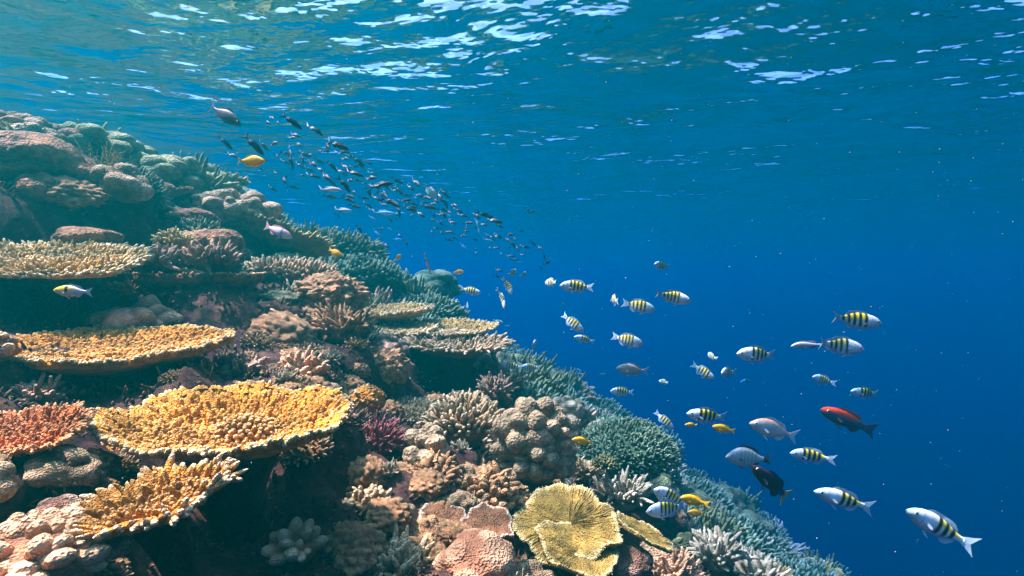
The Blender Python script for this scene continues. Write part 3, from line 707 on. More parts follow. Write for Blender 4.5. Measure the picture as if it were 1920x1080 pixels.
SPEC = {
 # name: length m, profile [(s, halfheight, halfwidth, zc)], colour, fin colour, tail kind
 'sergeant': dict(L=.16, prof=[(0, .006, .004, -.01), (.04, .05, .03, -.008), (.10, .105, .05, 0), (.2, .145, .065, 0), (.33, .175, .07, 0), (.48, .176, .06, 0), (.6, .145, .045, 0), (.7, .095, .028, 0), (.78, .055, .016, 0), (.84, .05, .008, 0)],
     col=c_sergeant, fin=(.30, .42, .48), tail='fork'),
 'slim': dict(L=.18, prof=[(0, .006, .004, -.01), (.04, .04, .03, -.008), (.10, .075, .05, 0), (.2, .115, .06, 0), (.33, .14, .062, 0), (.48, .135, .055, 0), (.6, .105, .04, 0), (.7, .065, .028, 0), (.78, .042, .016, 0), (.84, .04, .008, 0)],
     col=lambda s, z: c_sergeant(s, z, (.46, .57, .67), .9, (.26, .46, .52), .026, .38), fin=(.35, .5, .55), tail='fork'),
 'damsel': dict(L=.10, prof=[(0, .01, .006, 0), (.05, .07, .03, 0), (.15, .13, .05, 0), (.32, .185, .06, 0), (.48, .175, .055, 0), (.6, .13, .04, 0), (.72, .07, .022, 0), (.8, .045, .014, 0), (.84, .045, .008, 0)],
     col=lambda s, z: lerp3(lerp3((1.0, .50, .01), (.95, .38, .01), ss(.2, -.8, z)), (.9, .45, .3), ss(.08, .0, s)), fin=(.9, .48, .02), tail='fork'),
 'bream': dict(L=.2, prof=[(0, .008, .005, -.02), (.05, .05, .03, -.01), (.14, .105, .05, 0), (.28, .15, .06, .005), (.42, .155, .06, .005), (.56, .12, .045, .005), (.68, .07, .03, .005), (.77, .035, .018, .005), (.84, .032, .008, 0)],
     col=lambda s, z: lerp3(lerp3((.40, .46, .46), (.55, .30, .16), ss(.45, .85, z)), (.75, .45, .42), ss(.07, .0, s)), fin=(.4, .5, .55), tail='fork'),
 'grey': dict(L=.16, prof=[(0, .008, .005, 0), (.05, .055, .03, 0), (.14, .12, .05, 0), (.28, .17, .06, 0), (.42, .175, .06, 0), (.56, .14, .045, 0), (.68, .08, .03, 0), (.77, .045, .018, 0), (.84, .04, .008, 0)],
     col=lambda s, z: lerp3((.36, .36, .30), (.30, .26, .20), ss(-.2, .8, z)), fin=(.25, .3, .4), tail='fork'),
 'deep': dict(L=.2, prof=[(0, .01, .006, -.03), (.05, .07, .03, -.01), (.14, .15, .05, 0), (.28, .225, .06, .01), (.42, .24, .06, .01), (.56, .21, .05, 0), (.68, .13, .03, 0), (.77, .06, .018, 0), (.84, .045, .008, 0)],
     col=lambda s, z: lerp3(c_sergeant(s, z, (.34, .42, .50, .58, .66), .35, (.36, .48, .50), .014) * .25 + np.array([.30, .40, .40]) * .75, (.02, .02, .05), ss(.86, .97, z)), fin=(.03, .03, .06), tail='fork'),
 'wrasse': dict(L=.22, prof=[(0, .01, .006, 0), (.05, .045, .03, 0), (.14, .085, .045, 0), (.28, .112, .05, 0), (.42, .118, .05, 0), (.56, .10, .045, 0), (.68, .072, .035, 0), (.78, .05, .02, 0), (.84, .05, .01, 0)],
     col=lambda s, z: lerp3((.025, .012, .025), (.02, .03, .10), ss(.55, .7, s)), fin=(.03, .03, .09), tail='fan', tailcol=(.85, .60, .12)),
 'parrot': dict(L=.27, prof=[(0, .015, .01, 0), (.04, .06, .03, 0), (.12, .10, .05, 0), (.26, .135, .06, 0), (.42, .14, .06, 0), (.56, .12, .05, 0), (.68, .085, .035, 0), (.78, .065, .02, 0), (.84, .065, .01, 0)],
     col=lambda s, z: lerp3(lerp3((.07, .07, .13), (.75, .05, .01), ss(.10, .6, z) * ss(.72, .55, s)), (.8, .05, .01), ss(.13, .04, s) * ss(-.5, .0, z)), fin=(.10, .05, .06), tail='fan', tailcol=(.05, .06, .12)),
 'surgeon': dict(L=.24, prof=[(0, .008, .005, -.02), (.05, .045, .03, -.01), (.14, .09, .045, 0), (.28, .125, .05, 0), (.42, .125, .048, 0), (.56, .085, .035, 0), (.66, .045, .022, 0), (.74, .022, .012, 0), (.82, .022, .008, 0)],
     col=lambda s, z: lerp3((.018, .026, .05), (.06, .08, .12), ss(-.2, -.9, z)), fin=(.015, .02, .045), tail='lyre'),
 'schooler': dict(L=.22, prof=[(0, .008, .005, -.02), (.05, .045, .03, -.01), (.14, .085, .045, 0), (.28, .115, .05, 0), (.42, .11, .048, 0), (.56, .075, .035, 0), (.66, .042, .022, 0), (.74, .022, .012, 0), (.82, .022, .008, 0)],
     col=lambda s, z: lerp3(lerp3((.008, .016, .040), (.03, .05, .10), ss(-.2, -.9, z)), (.8, .75, .7), ss(.075, .045, np.abs(s - .70)) * ss(-.6, .1, z)), fin=(.012, .016, .04), tail='lyre'),
 'silver': dict(L=.22, prof=[(0, .008, .005, -.02), (.05, .04, .03, -.01), (.14, .075, .045, 0), (.28, .10, .05, 0), (.42, .10, .048, 0), (.56, .07, .035, 0), (.66, .042, .022, 0), (.74, .022, .012, 0), (.82, .022, .008, 0)],
     col=lambda s, z: lerp3((.50, .45, .45), (.60, .58, .56), ss(0, -.8, z)), fin=(.10, .12, .18), tail='lyre'),
 'cyan': dict(L=.22, prof=[(0, .008, .005, 0), (.05, .04, .03, 0), (.14, .065, .045, 0), (.28, .085, .05, 0), (.42, .085, .048, 0), (.56, .065, .035, 0), (.66, .04, .022, 0), (.74, .022, .012, 0), (.82, .022, .008, 0)],
     col=lambda s, z: lerp3((.06, .42, .75), (.55, .62, .62), ss(.1, -.5, z)), fin=(.05, .2, .35), tail='fork'),
 'goat': dict(L=.24, prof=[(0, .01, .006, -.02), (.05, .05, .03, -.01), (.14, .10, .05, 0), (.28, .13, .06, 0), (.42, .125, .06, 0), (.56, .095, .045, 0), (.68, .06, .03, 0), (.77, .04, .018, 0), (.84, .038, .008, 0)],
     col=lambda s, z: lerp3(lerp3((.62, .52, .52), (.62, .30, .22), ss(.2, .9, z)), (.10, .12, .25), ss(.05, .02, np.abs(s - .33 - .02 * z))), fin=(.60, .30, .28), tail='fork'),
 'masked': dict(L=.16, prof=[(0, .01, .006, 0), (.05, .06, .03, 0), (.14, .11, .05, 0), (.28, .16, .06, 0), (.42, .165, .06, 0), (.56, .13, .045, 0), (.68, .08, .03, 0), (.77, .045, .018, 0), (.84, .045, .008, 0)],
     col=lambda s, z: lerp3(lerp3((.42, .46, .44), (.85, .55, .02), ss(-.2, .2, z) * ss(.6, .4, s) + ss(.12, .06, s)), (.02, .02, .02), ss(.05, .03, np.abs(s - .36)) * ss(-.5, -.1, z)) , fin=(.38, .42, .42), tail='fork'),
 'butterfly': dict(L=.10, prof=[(0, .01, .006, 0), (.06, .06, .02, 0), (.14, .20, .04, 0), (.30, .32, .05, 0), (.5, .36, .045, 0), (.66, .28, .03, 0), (.76, .13, .02, 0), (.84, .08, .008, 0)],
     col=lambda s, z: lerp3((.62, .66, .58), (.85, .55, .05), ss(.5, .75, s) * ss(-.2, .5, z)), fin=(.7, .6, .3), tail='fan'),
}
def _var(hs, **kw):
    b = dict(SPEC['sergeant']); b['prof'] = [(s_, h_ * (1 + (hs - 1) * min(1, s_ * 6)), w_, z_) for s_, h_, w_, z_ in b['prof']]
    b['col'] = lambda s, z: c_sergeant(s, z, **kw); return b
SPEC['sergeant_b'] = _var(1.07, bars=(.36, .46, .555, .65, .75), yel=.95, head=(.38, .46, .52), wbar=.021, y0=.33)
SPEC['sergeant_c'] = _var(.92, bars=(.31, .425, .54, .65), yel=1.0, head=(.30, .50, .58), wbar=.030, y0=.24)
SPEC['sergeant_d'] = _var(1.0, bars=(.38, .50, .61, .71), yel=.8, head=(.55, .60, .62), wbar=.024, y0=.36)
def body_mesh(sp, bend, name='body'):
    nx_, na = 46, 18; P_ = np.array(sp['prof']); s = 0.84 * (np.linspace(0, 1, nx_) ** 1.15)
    hh = np.interp(s, P_[:, 0], P_[:, 1]); hw = np.interp(s, P_[:, 0], P_[:, 2]); zc = np.interp(s, P_[:, 0], P_[:, 3])
    ker = np.array([.25, .5, .25])
    for _ in range(2):
        hh[1:-1] = np.convolve(hh, ker, 'same')[1:-1]; hw[1:-1] = np.convolve(hw, ker, 'same')[1:-1]
    a = np.arange(na) * 2 * math.pi / na
    x = np.repeat(.5 - s, na); ca = np.tile(np.cos(a), nx_); sa = np.tile(np.sin(a), nx_)
    y = np.repeat(hw, na) * ca; z = np.repeat(zc, na) + np.repeat(hh, na) * sa
    c = sp['col'](np.repeat(s, na), sa)
    v = bent(np.stack([x, y, z], 1), bend)
    n = len(v); v = np.vstack([v, v[:na].mean(0) + (.004, 0, 0), v[-na:].mean(0)]); c = np.vstack([c, c[0], c[-1]])
    tr = [[n, (j + 1) % na, j] for j in range(na)] + [[n + 1, n - na + j, n - na + (j + 1) % na] for j in range(na)]
    mb = MB(); mb.add(v * sp['L'], grid_quads(nx_, na, True), tr, 0, c); return mb
def bent(v, bend):
    v = v.copy(); k = np.maximum(0, .25 - v[:, 0]); v[:, 1] += bend * k * k * 1.2; return v
def fin_mesh(sp, pts, col, bend, th=.006, mb=None, rays=True, tipc=None):
    """thin leaf built as a filled outline with thickness"""
    p = np.array(pts, float); c = p.mean(0); n = len(p)
    front = np.stack([p[:, 0], np.full(n, th * .15), p[:, 1]], 1); back = front * (1, -1, 1)
    v = np.vstack([front, back, [[c[0], th, c[1]], [c[0], -th, c[1]]]])
    tr = [[j, (j + 1) % n, 2 * n] for j in range(n)] + [[n + (j + 1) % n, n + j, 2 * n + 1] for j in range(n)]
    q = [[j, n + j, n + (j + 1) % n, (j + 1) % n] for j in range(n)]
    mb = mb or MB(); cc = np.tile(np.array(col, float), (2 * n + 2, 1))
    if tipc is not None:
        k = np.clip((p[:, 0].max() - p[:, 0]) / max(1e-6, np.ptp(p[:, 0])), 0, 1); kk = np.concatenate([k, k, [.5, .5]]) > .3; cc[kk] = tipc
    mb.add(bent(v, bend) * sp['L'], q, tr, 0, cc); return mb
def fin_shapes(sp):
    P_ = np.array(sp['prof']); h = lambda s: np.interp(s, P_[:, 0], P_[:, 1])
    top = lambda s: np.interp(s, P_[:, 0], P_[:, 1] + P_[:, 3]); bot = lambda s: -np.interp(s, P_[:, 0], P_[:, 1] - P_[:, 3])
    ds = np.linspace(.24, .72, 9); hgt = np.array([.0, .03, .042, .045, .045, .05, .062, .065, .02])
    dors = [(.5 - s, top(s) * .93) for s in ds[::-1]] + [(.5 - s - .02, top(s) + k) for s, k in zip(ds, hgt)]
    as_ = np.linspace(.52, .73, 6); ah = np.array([.0, .045, .065, .07, .05, .01])
    anal = [(.5 - s, bot(s) * .93) for s in as_] + [(.5 - s - .02, bot(s) - k) for s, k in zip(as_[::-1], ah[::-1])]
    pelv = [(.5 - .30, bot(.30) * .9), (.5 - .36, bot(.36) * .9), (.5 - .46, bot(.40) - .075), (.5 - .38, bot(.36) - .05)]
    hp = h(.83)
    if sp['tail'] == 'fork': tl = [(-.31, hp), (-.36, hp * 1.7), (-.43, .10), (-.50, .145), (-.455, .06), (-.43, 0), (-.455, -.06), (-.50, -.145), (-.43, -.10), (-.36, -hp * 1.7), (-.31, -hp)]
    elif sp['tail'] == 'lyre': tl = [(-.30, hp), (-.36, hp * 2.2), (-.42, .12), (-.52, .21), (-.45, .10), (-.39, 0), (-.45, -.10), (-.52, -.21), (-.42, -.12), (-.36, -hp * 2.2), (-.30, -hp)]
    else: tl = [(-.31, hp), (-.38, hp * 1.25), (-.46, .12), (-.54, .16), (-.50, .06), (-.485, 0), (-.50, -.06), (-.54, -.16), (-.46, -.12), (-.38, -hp * 1.25), (-.31, -hp)]
    return dors, anal, pelv, tl[::-1]
FM = {}
r6 = random.Random(31)
def fish_meshes(kind, bend):
    key = (kind, bend)
    if key in FM: return FM[key]
    sp = SPEC[kind]; do, an, pe, tl = fin_shapes(sp); out = []
    out.append(("body", body_mesh(sp, bend).mesh("body", M_FISH)))
    out.append(("tail_fin", fin_mesh(sp, tl, sp['fin'], bend, .008, tipc=sp.get('tailcol')).mesh("tail_fin", M_FISH, False)))
    dc = sp['fin'] if kind != 'parrot' else (.5, .05, .02)
    out.append(("dorsal_fin", fin_mesh(sp, do, dc, bend, .005).mesh("dorsal_fin", M_FISH, False)))
    out.append(("anal_fin", fin_mesh(sp, an, sp['fin'], bend, .005).mesh("anal_fin", M_FISH, False)))
    out.append(("pelvic_fin", fin_mesh(sp, pe, np.array(sp['fin']) * 1.4 + .05, bend, .004).mesh("pelvic_fin", M_FISH, False)))
    P_ = np.array(sp['prof'])
    for sd in (1, -1):
        w_ = np.interp(.27, P_[:, 0], P_[:, 2]); mb = MB()
        pt = np.array([(0, .02), (-.05, .045), (-.11, .035), (-.13, 0), (-.09, -.03), (-.04, -.025), (0, -.012)]); n = len(pt)
        f_ = np.stack([.5 - .27 + pt[:, 0] * .75, sd * (w_ * .93 - pt[:, 0] * .3), -.035 + pt[:, 1] * .6 + pt[:, 0] * .3], 1)
        b_2 = f_ + (0, .004, 0); v_ = np.vstack([f_, b_2]); idx = list(range(n))
        tr = [[0, j, j + 1] for j in range(1, n - 1)] + [[n, n + j + 1, n + j] for j in range(1, n - 1)]
        q_ = [[j, n + j, n + (j + 1) % n, (j + 1) % n] for j in range(n)]
        mb.add(v_ * sp['L'], q_, tr, 0, np.array(sp['fin']) * .95 + .015)
        out.append(("pectoral_fin", mb.mesh("pectoral_fin", M_FISH, False)))
        we = np.interp(.105, P_[:, 0], P_[:, 2]); he = np.interp(.105, P_[:, 0], P_[:, 1]); vv, tt = ico(2); mb = MB()
        zc_ = np.interp(.105, P_[:, 0], P_[:, 3])
        k = np.linalg.norm(vv[:, [0, 2]], axis=1); cc = np.where((k < .62)[:, None], [[.005, .005, .01]], [[.65, .6, .4]])
        er = .024
        mb.add((vv * (er, er * .55, er) + (.5 - .105, sd * we * .86, he * .28 + zc_)) * sp['L'], None, tt, 0, cc)
        out.append(("eye", mb.mesh("eye", M_FISH)))
    FM[key] = out; return out
def joined(kind, bend):
    key = (kind, bend, 'one')
    if key in FM: return FM[key]
    sp = SPEC[kind]; do, an, pe, tl = fin_shapes(sp); mb = body_mesh(sp, bend)
    fin_mesh(sp, tl, sp['fin'], bend, .008, mb, tipc=sp.get('tailcol')); fin_mesh(sp, do, sp['fin'], bend, .005, mb); fin_mesh(sp, an, sp['fin'], bend, .005, mb)
    FM[key] = mb.mesh(kind, M_FISH); return FM[key]
def fish(kind, px, py, ln, yaw, pitch, label, cat="fish", group=None, name="fish", bend=0.0, roll=0, small=None, size=1.0):
    sp = SPEC[kind]; c = max(.12, abs(math.cos(R(yaw)))); 
    t = sp['L'] * size * F * c / ln if c > .3 else sp['L'] * size * F * .45 / ln
    small = (ln < 26) if small is None else small
    m = Matrix.Rotation(R(yaw), 4, 'Z') @ Matrix.Rotation(R(-pitch), 4, 'Y') @ Matrix.Rotation(R(roll), 4, 'X')
    if small: o = obj(name, joined(kind, bend))
    else:
        o = bpy.data.objects.new(name, None); COL.objects.link(o); o.empty_display_size = .03
        for pn, me in fish_meshes(kind, bend): obj(pn, me, o)
    o.location = P(px, py, t); o.rotation_euler = m.to_euler(); o.scale = (size, size * r6.uniform(.85, 1.15), size * r6.uniform(.86, 1.06))
    return tag(o, label, cat, group)
SG = "black and yellow striped sergeant fish"
def serg(*a, kind=None, **k):
    kind = kind or r6.choice(['sergeant', 'sergeant_b', 'sergeant_c', 'sergeant_d']); k.setdefault('bend', .08 if kind == 'slim' else r6.choice([-.35, -.2, .15, .3, .4]))
    return fish(kind, *a, cat="striped fish", group=SG, name="striped_fish", **k)
serg(1238, 498, 30, 228, 5, "striped fish turned half away, highest over the open blue water")
serg(1080, 537, 62, 183, 4, "striped fish facing left with pink tail, left of the others in mid water", bend=.3)
serg(1262, 557, 68, -8, -13, "brightly striped fish facing right, directly below the highest striped fish", bend=-.3)
serg(1198, 574, 62, -5, -12, "pale silvery striped fish facing right, left of the brightly striped one", bend=.4)
serg(1151, 562, 26, 78, 5, "thin striped fish seen end-on between two side-on striped fish")
serg(1074, 606, 52, -10, -38, "striped fish diving steeply to the right above a small left-facing one", bend=.5)
serg(1095, 636, 40, 190, -14 + 28, "small striped fish facing left under the steeply diving one", small=False)
serg(1177, 638, 60, -6, -14, "striped fish facing right, alone under the pale silvery one")
serg(1605, 600, 92, -8, -8, "largest striped fish facing right, highest at the right with white flank", bend=-.2)
serg(1575, 648, 86, -8, -9, "striped fish facing right whose tail is crossed by a pale fish")
serg(1420, 665, 82, 186, 4, "striped fish facing left, left of the pair that cross")
serg(1318, 697, 46, -20, -32, "striped fish diving right beneath a thin upright sliver of a fish", bend=.4)
serg(1333, 668, 16, 88, 10, "thin upright sliver of a fish seen end-on", size=.8)
serg(1362, 698, 32, 232, 4, "striped fish turned half away beside the diving one")
serg(1400, 716, 28, 200, 0, "faint faraway striped fish almost lost in the blue", size=2.6, small=True)
serg(1541, 712, 44, 195, 8 + 8, "small striped fish turning down to the right above the red fish", small=False)
serg(1625, 737, 64, 184, 8, "striped fish facing left just above the red headed fish")
serg(1327, 780, 82, 183, 8, "striped fish facing left above the two yellow damsels", bend=-.2)
serg(1246, 789, 46, -12, -42, "striped fish diving right off the green coral dome", bend=.3)
serg(1520, 854, 82, 184, 8, "striped fish facing left, right of the pale high-backed fish", bend=.3)
serg(1580, 936, 118, 184, 17, "slim striped fish facing left and upward, second lowest at the right", kind='slim')
serg(1757, 987, 138, 184, 29, "slim striped fish rising to the left, rightmost and lowest of all", kind='slim', bend=.2)
serg(1256, 932, 72, 190, 28, "striped fish rising left in front of the orange damsel near the coral", bend=.2)
serg(1250, 955, 80, 186, -4, "white bellied striped fish lowest in the knot by the leaf corals", bend=-.2)
serg(882, 545, 42, -8, -13, "striped fish facing right just off the reef skyline, under the orange damsel")
serg(953, 536, 28, -40, -62, "striped fish nose down left of a side-on striped fish", small=False)
serg(943, 560, 15, -70, -60, "tiny striped fish nose down under the larger nose-down one")
serg(934, 603, 20, -10, -12, "small striped fish right above the olive tables")
serg(951, 611, 11, -10, 0, "tiny yellow striped fish beside the small one above the olive tables")
serg(958, 685, 42, 184, 5, "striped fish facing left in front of the slope right of the pale table", small=False)
serg(994, 688, 34, 190, 0, "dim dark striped fish right behind the one by the pale table", small=False, bend=.4)
serg(975, 665, 22, 180, 60, "blurred upright striped fish above the pair by the pale table")
serg(1000, 650, 16, 60, 50, "tiny yellow striped fish upright over the slope")
serg(1034, 530, 22, 120, 0, "small striped fish swimming away left of the pink tailed one")
serg(962, 512, 16, 60, 20, "tiny striped fish, left one of the two under the dark school")
serg(982, 515, 12, 60, 20, "tiny striped fish, right one of the two under the dark school")
serg(1018, 662, 11, -10, 0, "tiny striped fish on the skyline of the slope")
serg(1084, 694, 13, -20, -20, "upper of two tiny striped fish at the slope edge")
serg(1092, 703, 15, -20, -10, "lower of two tiny striped fish at the slope edge")
serg(1130, 702, 13, 10, 0, "tiny striped fish alone in the blue right of the slope edge")
serg(980, 736, 20, -30, -50, "small striped fish diving past the lilac grey coral")
serg(1046, 722, 22, -20, -50, "small yellow tinted striped fish over the slope above the pale boulder")
serg(1096, 760, 18, -40, -30, "small striped fish beside the pale boulder coral")
serg(1100, 622, 8, 20, 0, "speck of a striped fish between larger ones")
serg(1245, 716, 14, 120, 0, "tiny blue fish seen from behind in open water")
serg(875, 572, 11, -60, -40, "tiny yellow striped fish at the reef skyline")
fish('silver', 1512, 646, 60, 184, -4, "pale pinkish fish facing left, crossing a striped fish's tail", cat="fish", name="pale_fish", bend=.6, size=.75)
fish('grey', 1186, 693, 63, 184, 6, "plain olive grey fish with blue tail facing left", cat="fish", name="grey_fish")
serg(1165, 734, 43, 184, 2, "dull grey fish with dark bars facing left under the plain grey one", small=False)
fish('bream', 1451, 806, 98, 184, 18, "silver fish with orange back and pink snout facing left", cat="fish", name="silver_bream")
fish('deep', 1401, 857, 84, 184, 4, "pale high-backed fish with a black back edge facing left", cat="fish", name="high_backed_fish", bend=.2)
fish('wrasse', 1451, 909, 116, 184, 40, "black wrasse with a yellow tail edge, under the high-backed fish", cat="wrasse", name="black_wrasse", bend=-.5)
fish('parrot', 1589, 788, 112, 184, 22, "dark parrotfish with a red head and back", cat="parrotfish", name="parrotfish")
YG = "bright yellow orange damsels"
def dam(*a, **k): return fish('damsel', *a, cat="yellow damselfish", group=YG, name="damselfish", **k)
dam(471, 302, 54, -4, -2, "bright yellow damsel facing right over the upper reef, left of the dark school", small=False)
dam(628, 473, 33, -6, -25, "orange damsel facing right over the far green mound", small=False, bend=.4)
dam(859, 510, 22, 12, 6, "small orange damsel in open water under the dark school", small=False)
dam(1092, 827, 41, 184, 8, "orange damsel facing left at the left side of the green dome", small=False)
dam(1357, 804, 46, 184, 12, "yellow damsel facing left right under a striped fish", small=False)
dam(1296, 797, 24, 182, 2, "slim olive yellow damsel left of the larger yellow one")
dam(1301, 938, 54, 184, 12, "orange damsel behind the knot of striped fish by the leaf corals", small=False, bend=.3)
dam(1306, 961, 34, 184, 5, "half hidden orange damsel under the one by the leaf corals", small=False)
dam(631, 427, 9, -30, 0, "tiny yellow damsel at the far ridge")
dam(746, 484, 9, 70, 30, "tiny yellow damsel seen end-on beyond the teal mound")
fish('masked', 137, 546, 74, 180, 3, "grey fish with yellow face and dark bar facing left under the yellow shelf coral", cat="fish", name="masked_fish", size=.62)
fish('butterfly', 290, 571, 17, 172, 0, "little round pale fish in the dark under the pinkish ledge", cat="fish", name="butterfly_fish")
fish('butterfly', 429, 646, 15, -5, 0, "tiny blue green fish at the right tip of the thick yellow table", cat="fish", name="butterfly_fish", size=.5)
fish('goat', 519, 433, 66, -6, -22, "pinkish goatfish heading right and down over the far reef", cat="goatfish", name="goatfish", group="pinkish goatfish", bend=.3)
fish('goat', 480, 467, 50, -6, -8, "pale goatfish heading right just over the coral rubble", cat="goatfish", name="goatfish", group="pinkish goatfish")
fish('silver', 801, 492, 20, 60, -60, "pale pinkish fish seen nose down under the dark school", cat="fish", name="pale_fish", size=.7)
fish('cyan', 700, 538, 26, 178, 0, "slim blue fish over the far shadowed slope", cat="fish", name="blue_fish", size=.8)
fish('butterfly', 697, 665, 17, -30, 70, "yellow and white fish standing on its tail by the small ochre tuft", cat="fish", name="butterfly_fish", size=1)

# the dark school
fish('surgeon', 417, 213, 90, -10, -30, "largest dark forked-tail fish leading high at the left of the school", cat="dark fish", name="dark_fish", group="dark forked-tail fish school", bend=.3)
SCH = """422,267,36,-42 476,272,50,-34 435,291,26,-20 498,229,26,-15 547,228,44,-28 592,243,34,-40 610,272,34,-35 634,273,42,-12 645,285,26,0
553,253,26,-20 558,270,24,-35 544,287,28,-60 547,305,30,-80 535,304,18,-20 567,298,20,-70 584,307,28,-15 598,302,20,-30 622,311,30,-40 671,302,30,-35 647,313,28,-40 666,325,34,-10 669,338,20,-5
529,335,36,-40 564,329,14,0 589,330,26,-10 609,331,36,-25 622,342,26,-50 647,347,36,-55 660,360,22,-15 691,362,30,-35 700,325,16,-20 693,334,30,-5 716,346,44,5 744,339,26,-15 721,366,26,-25
748,357,26,-50 762,366,22,-15 735,380,40,-25 760,376,26,5 744,392,22,-20 780,343,30,-38 785,366,22,-5 801,371,24,-10 794,378,16,-25 812,382,18,-10 803,388,30,-15 824,369,26,-60 833,362,22,-35
835,380,26,-60 849,385,26,-15 831,393,22,-10 860,395,20,-25 769,392,28,-15 787,401,24,-35 828,402,20,0 812,412,16,-15 826,419,16,-20 909,403,34,-20 927,414,32,-15 887,401,14,-20 879,418,20,-5 906,421,18,-20
915,442,14,-60 874,433,10,-60 849,421,10,60 835,425,10,0 867,442,20,-5 851,446,14,-25 954,440,24,-5 977,433,15,-5 950,449,18,-30 961,458,20,-50 970,466,14,-60 986,463,20,-10
999,456,16,-50 1012,465,18,-30 1020,481,16,-70 1025,493,20,20 929,465,16,-5 957,480,18,-5 941,476,10,-40 953,463,12,-20 910,471,7,-10 891,466,7,-10 936,507,18,-10 690,384,20,-30 655,375,26,-20
640,322,24,-30 675,310,20,-45 702,350,26,-20 728,352,20,-25 706,372,24,-25 770,352,20,-30 815,375,20,-30 842,398,18,-20 870,404,18,-15 895,408,16,-25 937,424,16,-25 580,318,22,-25 600,318,20,-40 655,338,22,-15 563,310,22,-30 775,382,20,-20 720,384,22,-10 965,448,14,-30 700,395,18,-20 628,360,0,0 714,429,14,-5 748,441,14,-30 762,456,14,-50 723,460,20,-45 633,404,12,-40 666,387,24,-5 675,430,20,-70 810,435,12,-60 827,437,10,-50"""
DG = "dark forked-tail fish school"
r5 = random.Random(9)
_sp = [(430, 262), (560, 290), (680, 340), (790, 375), (900, 418), (1000, 462)]
for k in range(75):
    u_ = r5.random() ** .8 * 4.6 + .4; i_ = min(int(u_), 4); f_ = u_ - i_
    cx_ = _sp[i_][0] * (1 - f_) + _sp[i_ + 1][0] * f_; cy_ = _sp[i_][1] * (1 - f_) + _sp[i_ + 1][1] * f_
    SCH += f" {cx_ + r5.gauss(0, 12):.0f},{cy_ + r5.gauss(6, 32):.0f},{r5.uniform(10, 24) * (1.2 - .1 * u_):.0f},{r5.gauss(-25, 20):.0f}"
for it in SCH.split():
    x, y, l, a = map(float, it.split(','))
    if l < 1: continue
    band = "upper left part" if x < 600 else "dense middle" if x < 780 else "right half" if x < 900 else "thin right end"
    aa = a + r5.uniform(-8, 8); steep = "diving" if aa < -45 else "slanting down" if aa < -12 else "level"
    yaw = r5.choice([-25, -10, 0, 10, 20, 40, -40]); 
    siz = r5.uniform(.9, 1.2) * (.30 if l < 16 else .38 if l < 22 else .46)
    fish('schooler' if r5.random() < .8 else 'surgeon', x, y, l * math.cos(R(yaw)), yaw, aa, f"{'small' if l < 22 else 'larger'} dark fish {steep} to the right in the {band} of the school", "dark fish", DG, "dark_fish", bend=r5.choice([-.6, 0, .4, .8]), small=True, size=siz)
PG = "pale and silvery fish in the school"
for x, y, l, a, lab, k in [
 (618, 355, 46, -2, "purplish grey fish heading right below the school's upper left part", 'silver'), (807, 360, 38, -48, "pale disc-like fish slanting down in the middle of the school", 'deep'),
 (643, 394, 36, -6, "white sided fish low on the school's left side", 'silver'), (668, 373, 13, -60, "small pale fish above the white sided one", 'silver'),
 (840, 404, 14, -8, "tiny white fish at the right middle of the school", 'silver'), (895, 419, 22, -70, "pale fish pointing down in the right half of the school", 'silver'),
 (898, 432, 20, -75, "second pale fish pointing down, under the first", 'silver'), (914, 450, 20, -12, "small white fish low in the right half of the school", 'silver'),
 (928, 430, 11, -8, "tiny silver fish near the thin right end of the school", 'silver'), (1036, 486, 14, -20, "tiny pale fish last at the right end of the school", 'silver'),
 (675, 440, 26, -38, "pale fish slanting down below the school", 'silver'), (698, 409, 18, -30, "small pinkish fish below the school", 'silver'), (731, 429, 13, -35, "tiny white fish below the school", 'silver'),
 (975, 492, 13, 0, "tiny cyan fish under the right end of the school", 'cyan'), (870, 463, 22, -40, "slim cyan fish under the school", 'cyan'), (718, 399, 44, -4, "longest bright blue fish low in the school", 'cyan'),
 (746, 401, 28, 4, "bright blue fish behind the longest blue one", 'cyan'), (707, 438, 24, -40, "blue fish slanting down under the school", 'cyan'), (744, 449, 20, 0, "small level blue fish under the school", 'cyan')]:
    fish(k, x, y, l, 0, a, lab, "silvery fish" if k != 'cyan' else "blue fish", PG if k != 'cyan' else "blue fish below the school", "pale_fish" if k != 'cyan' else "blue_fish", small=True, bend=.2)

# ------------------------------------------------------------------ specks drifting in the water
m, nt_, b_, N_, L_ = nmat("speck"); b_.inputs["Base Color"].default_value = (.26, .28, .27, 1); b_.inputs["Roughness"].default_value = .6
mb = MB(); vv, tt = ico(1); n = 900
t = 0.5 + 3.2 * rng.random(n) ** .8; sx = rng.uniform(-.92, .92, n); sz = rng.uniform(-.52, .52, n)
c = np.stack([sx * t, t, sz * t], 1); rad = t * (0.0003 + .0008 * rng.random(n) ** 4)
V = vv[None] * rad[:, None, None] * rng.uniform(.6, 1.5, (n, 1, 3)) + c[:, None]
mb.add(V.reshape(-1, 3), None, (tt[None] + (np.arange(n) * len(vv))[:, None, None]).reshape(-1, 3))
tag(obj("floating_specks", mb.mesh("floating_specks", m)), "pale specks drifting in the water", "drifting specks", None, "stuff")

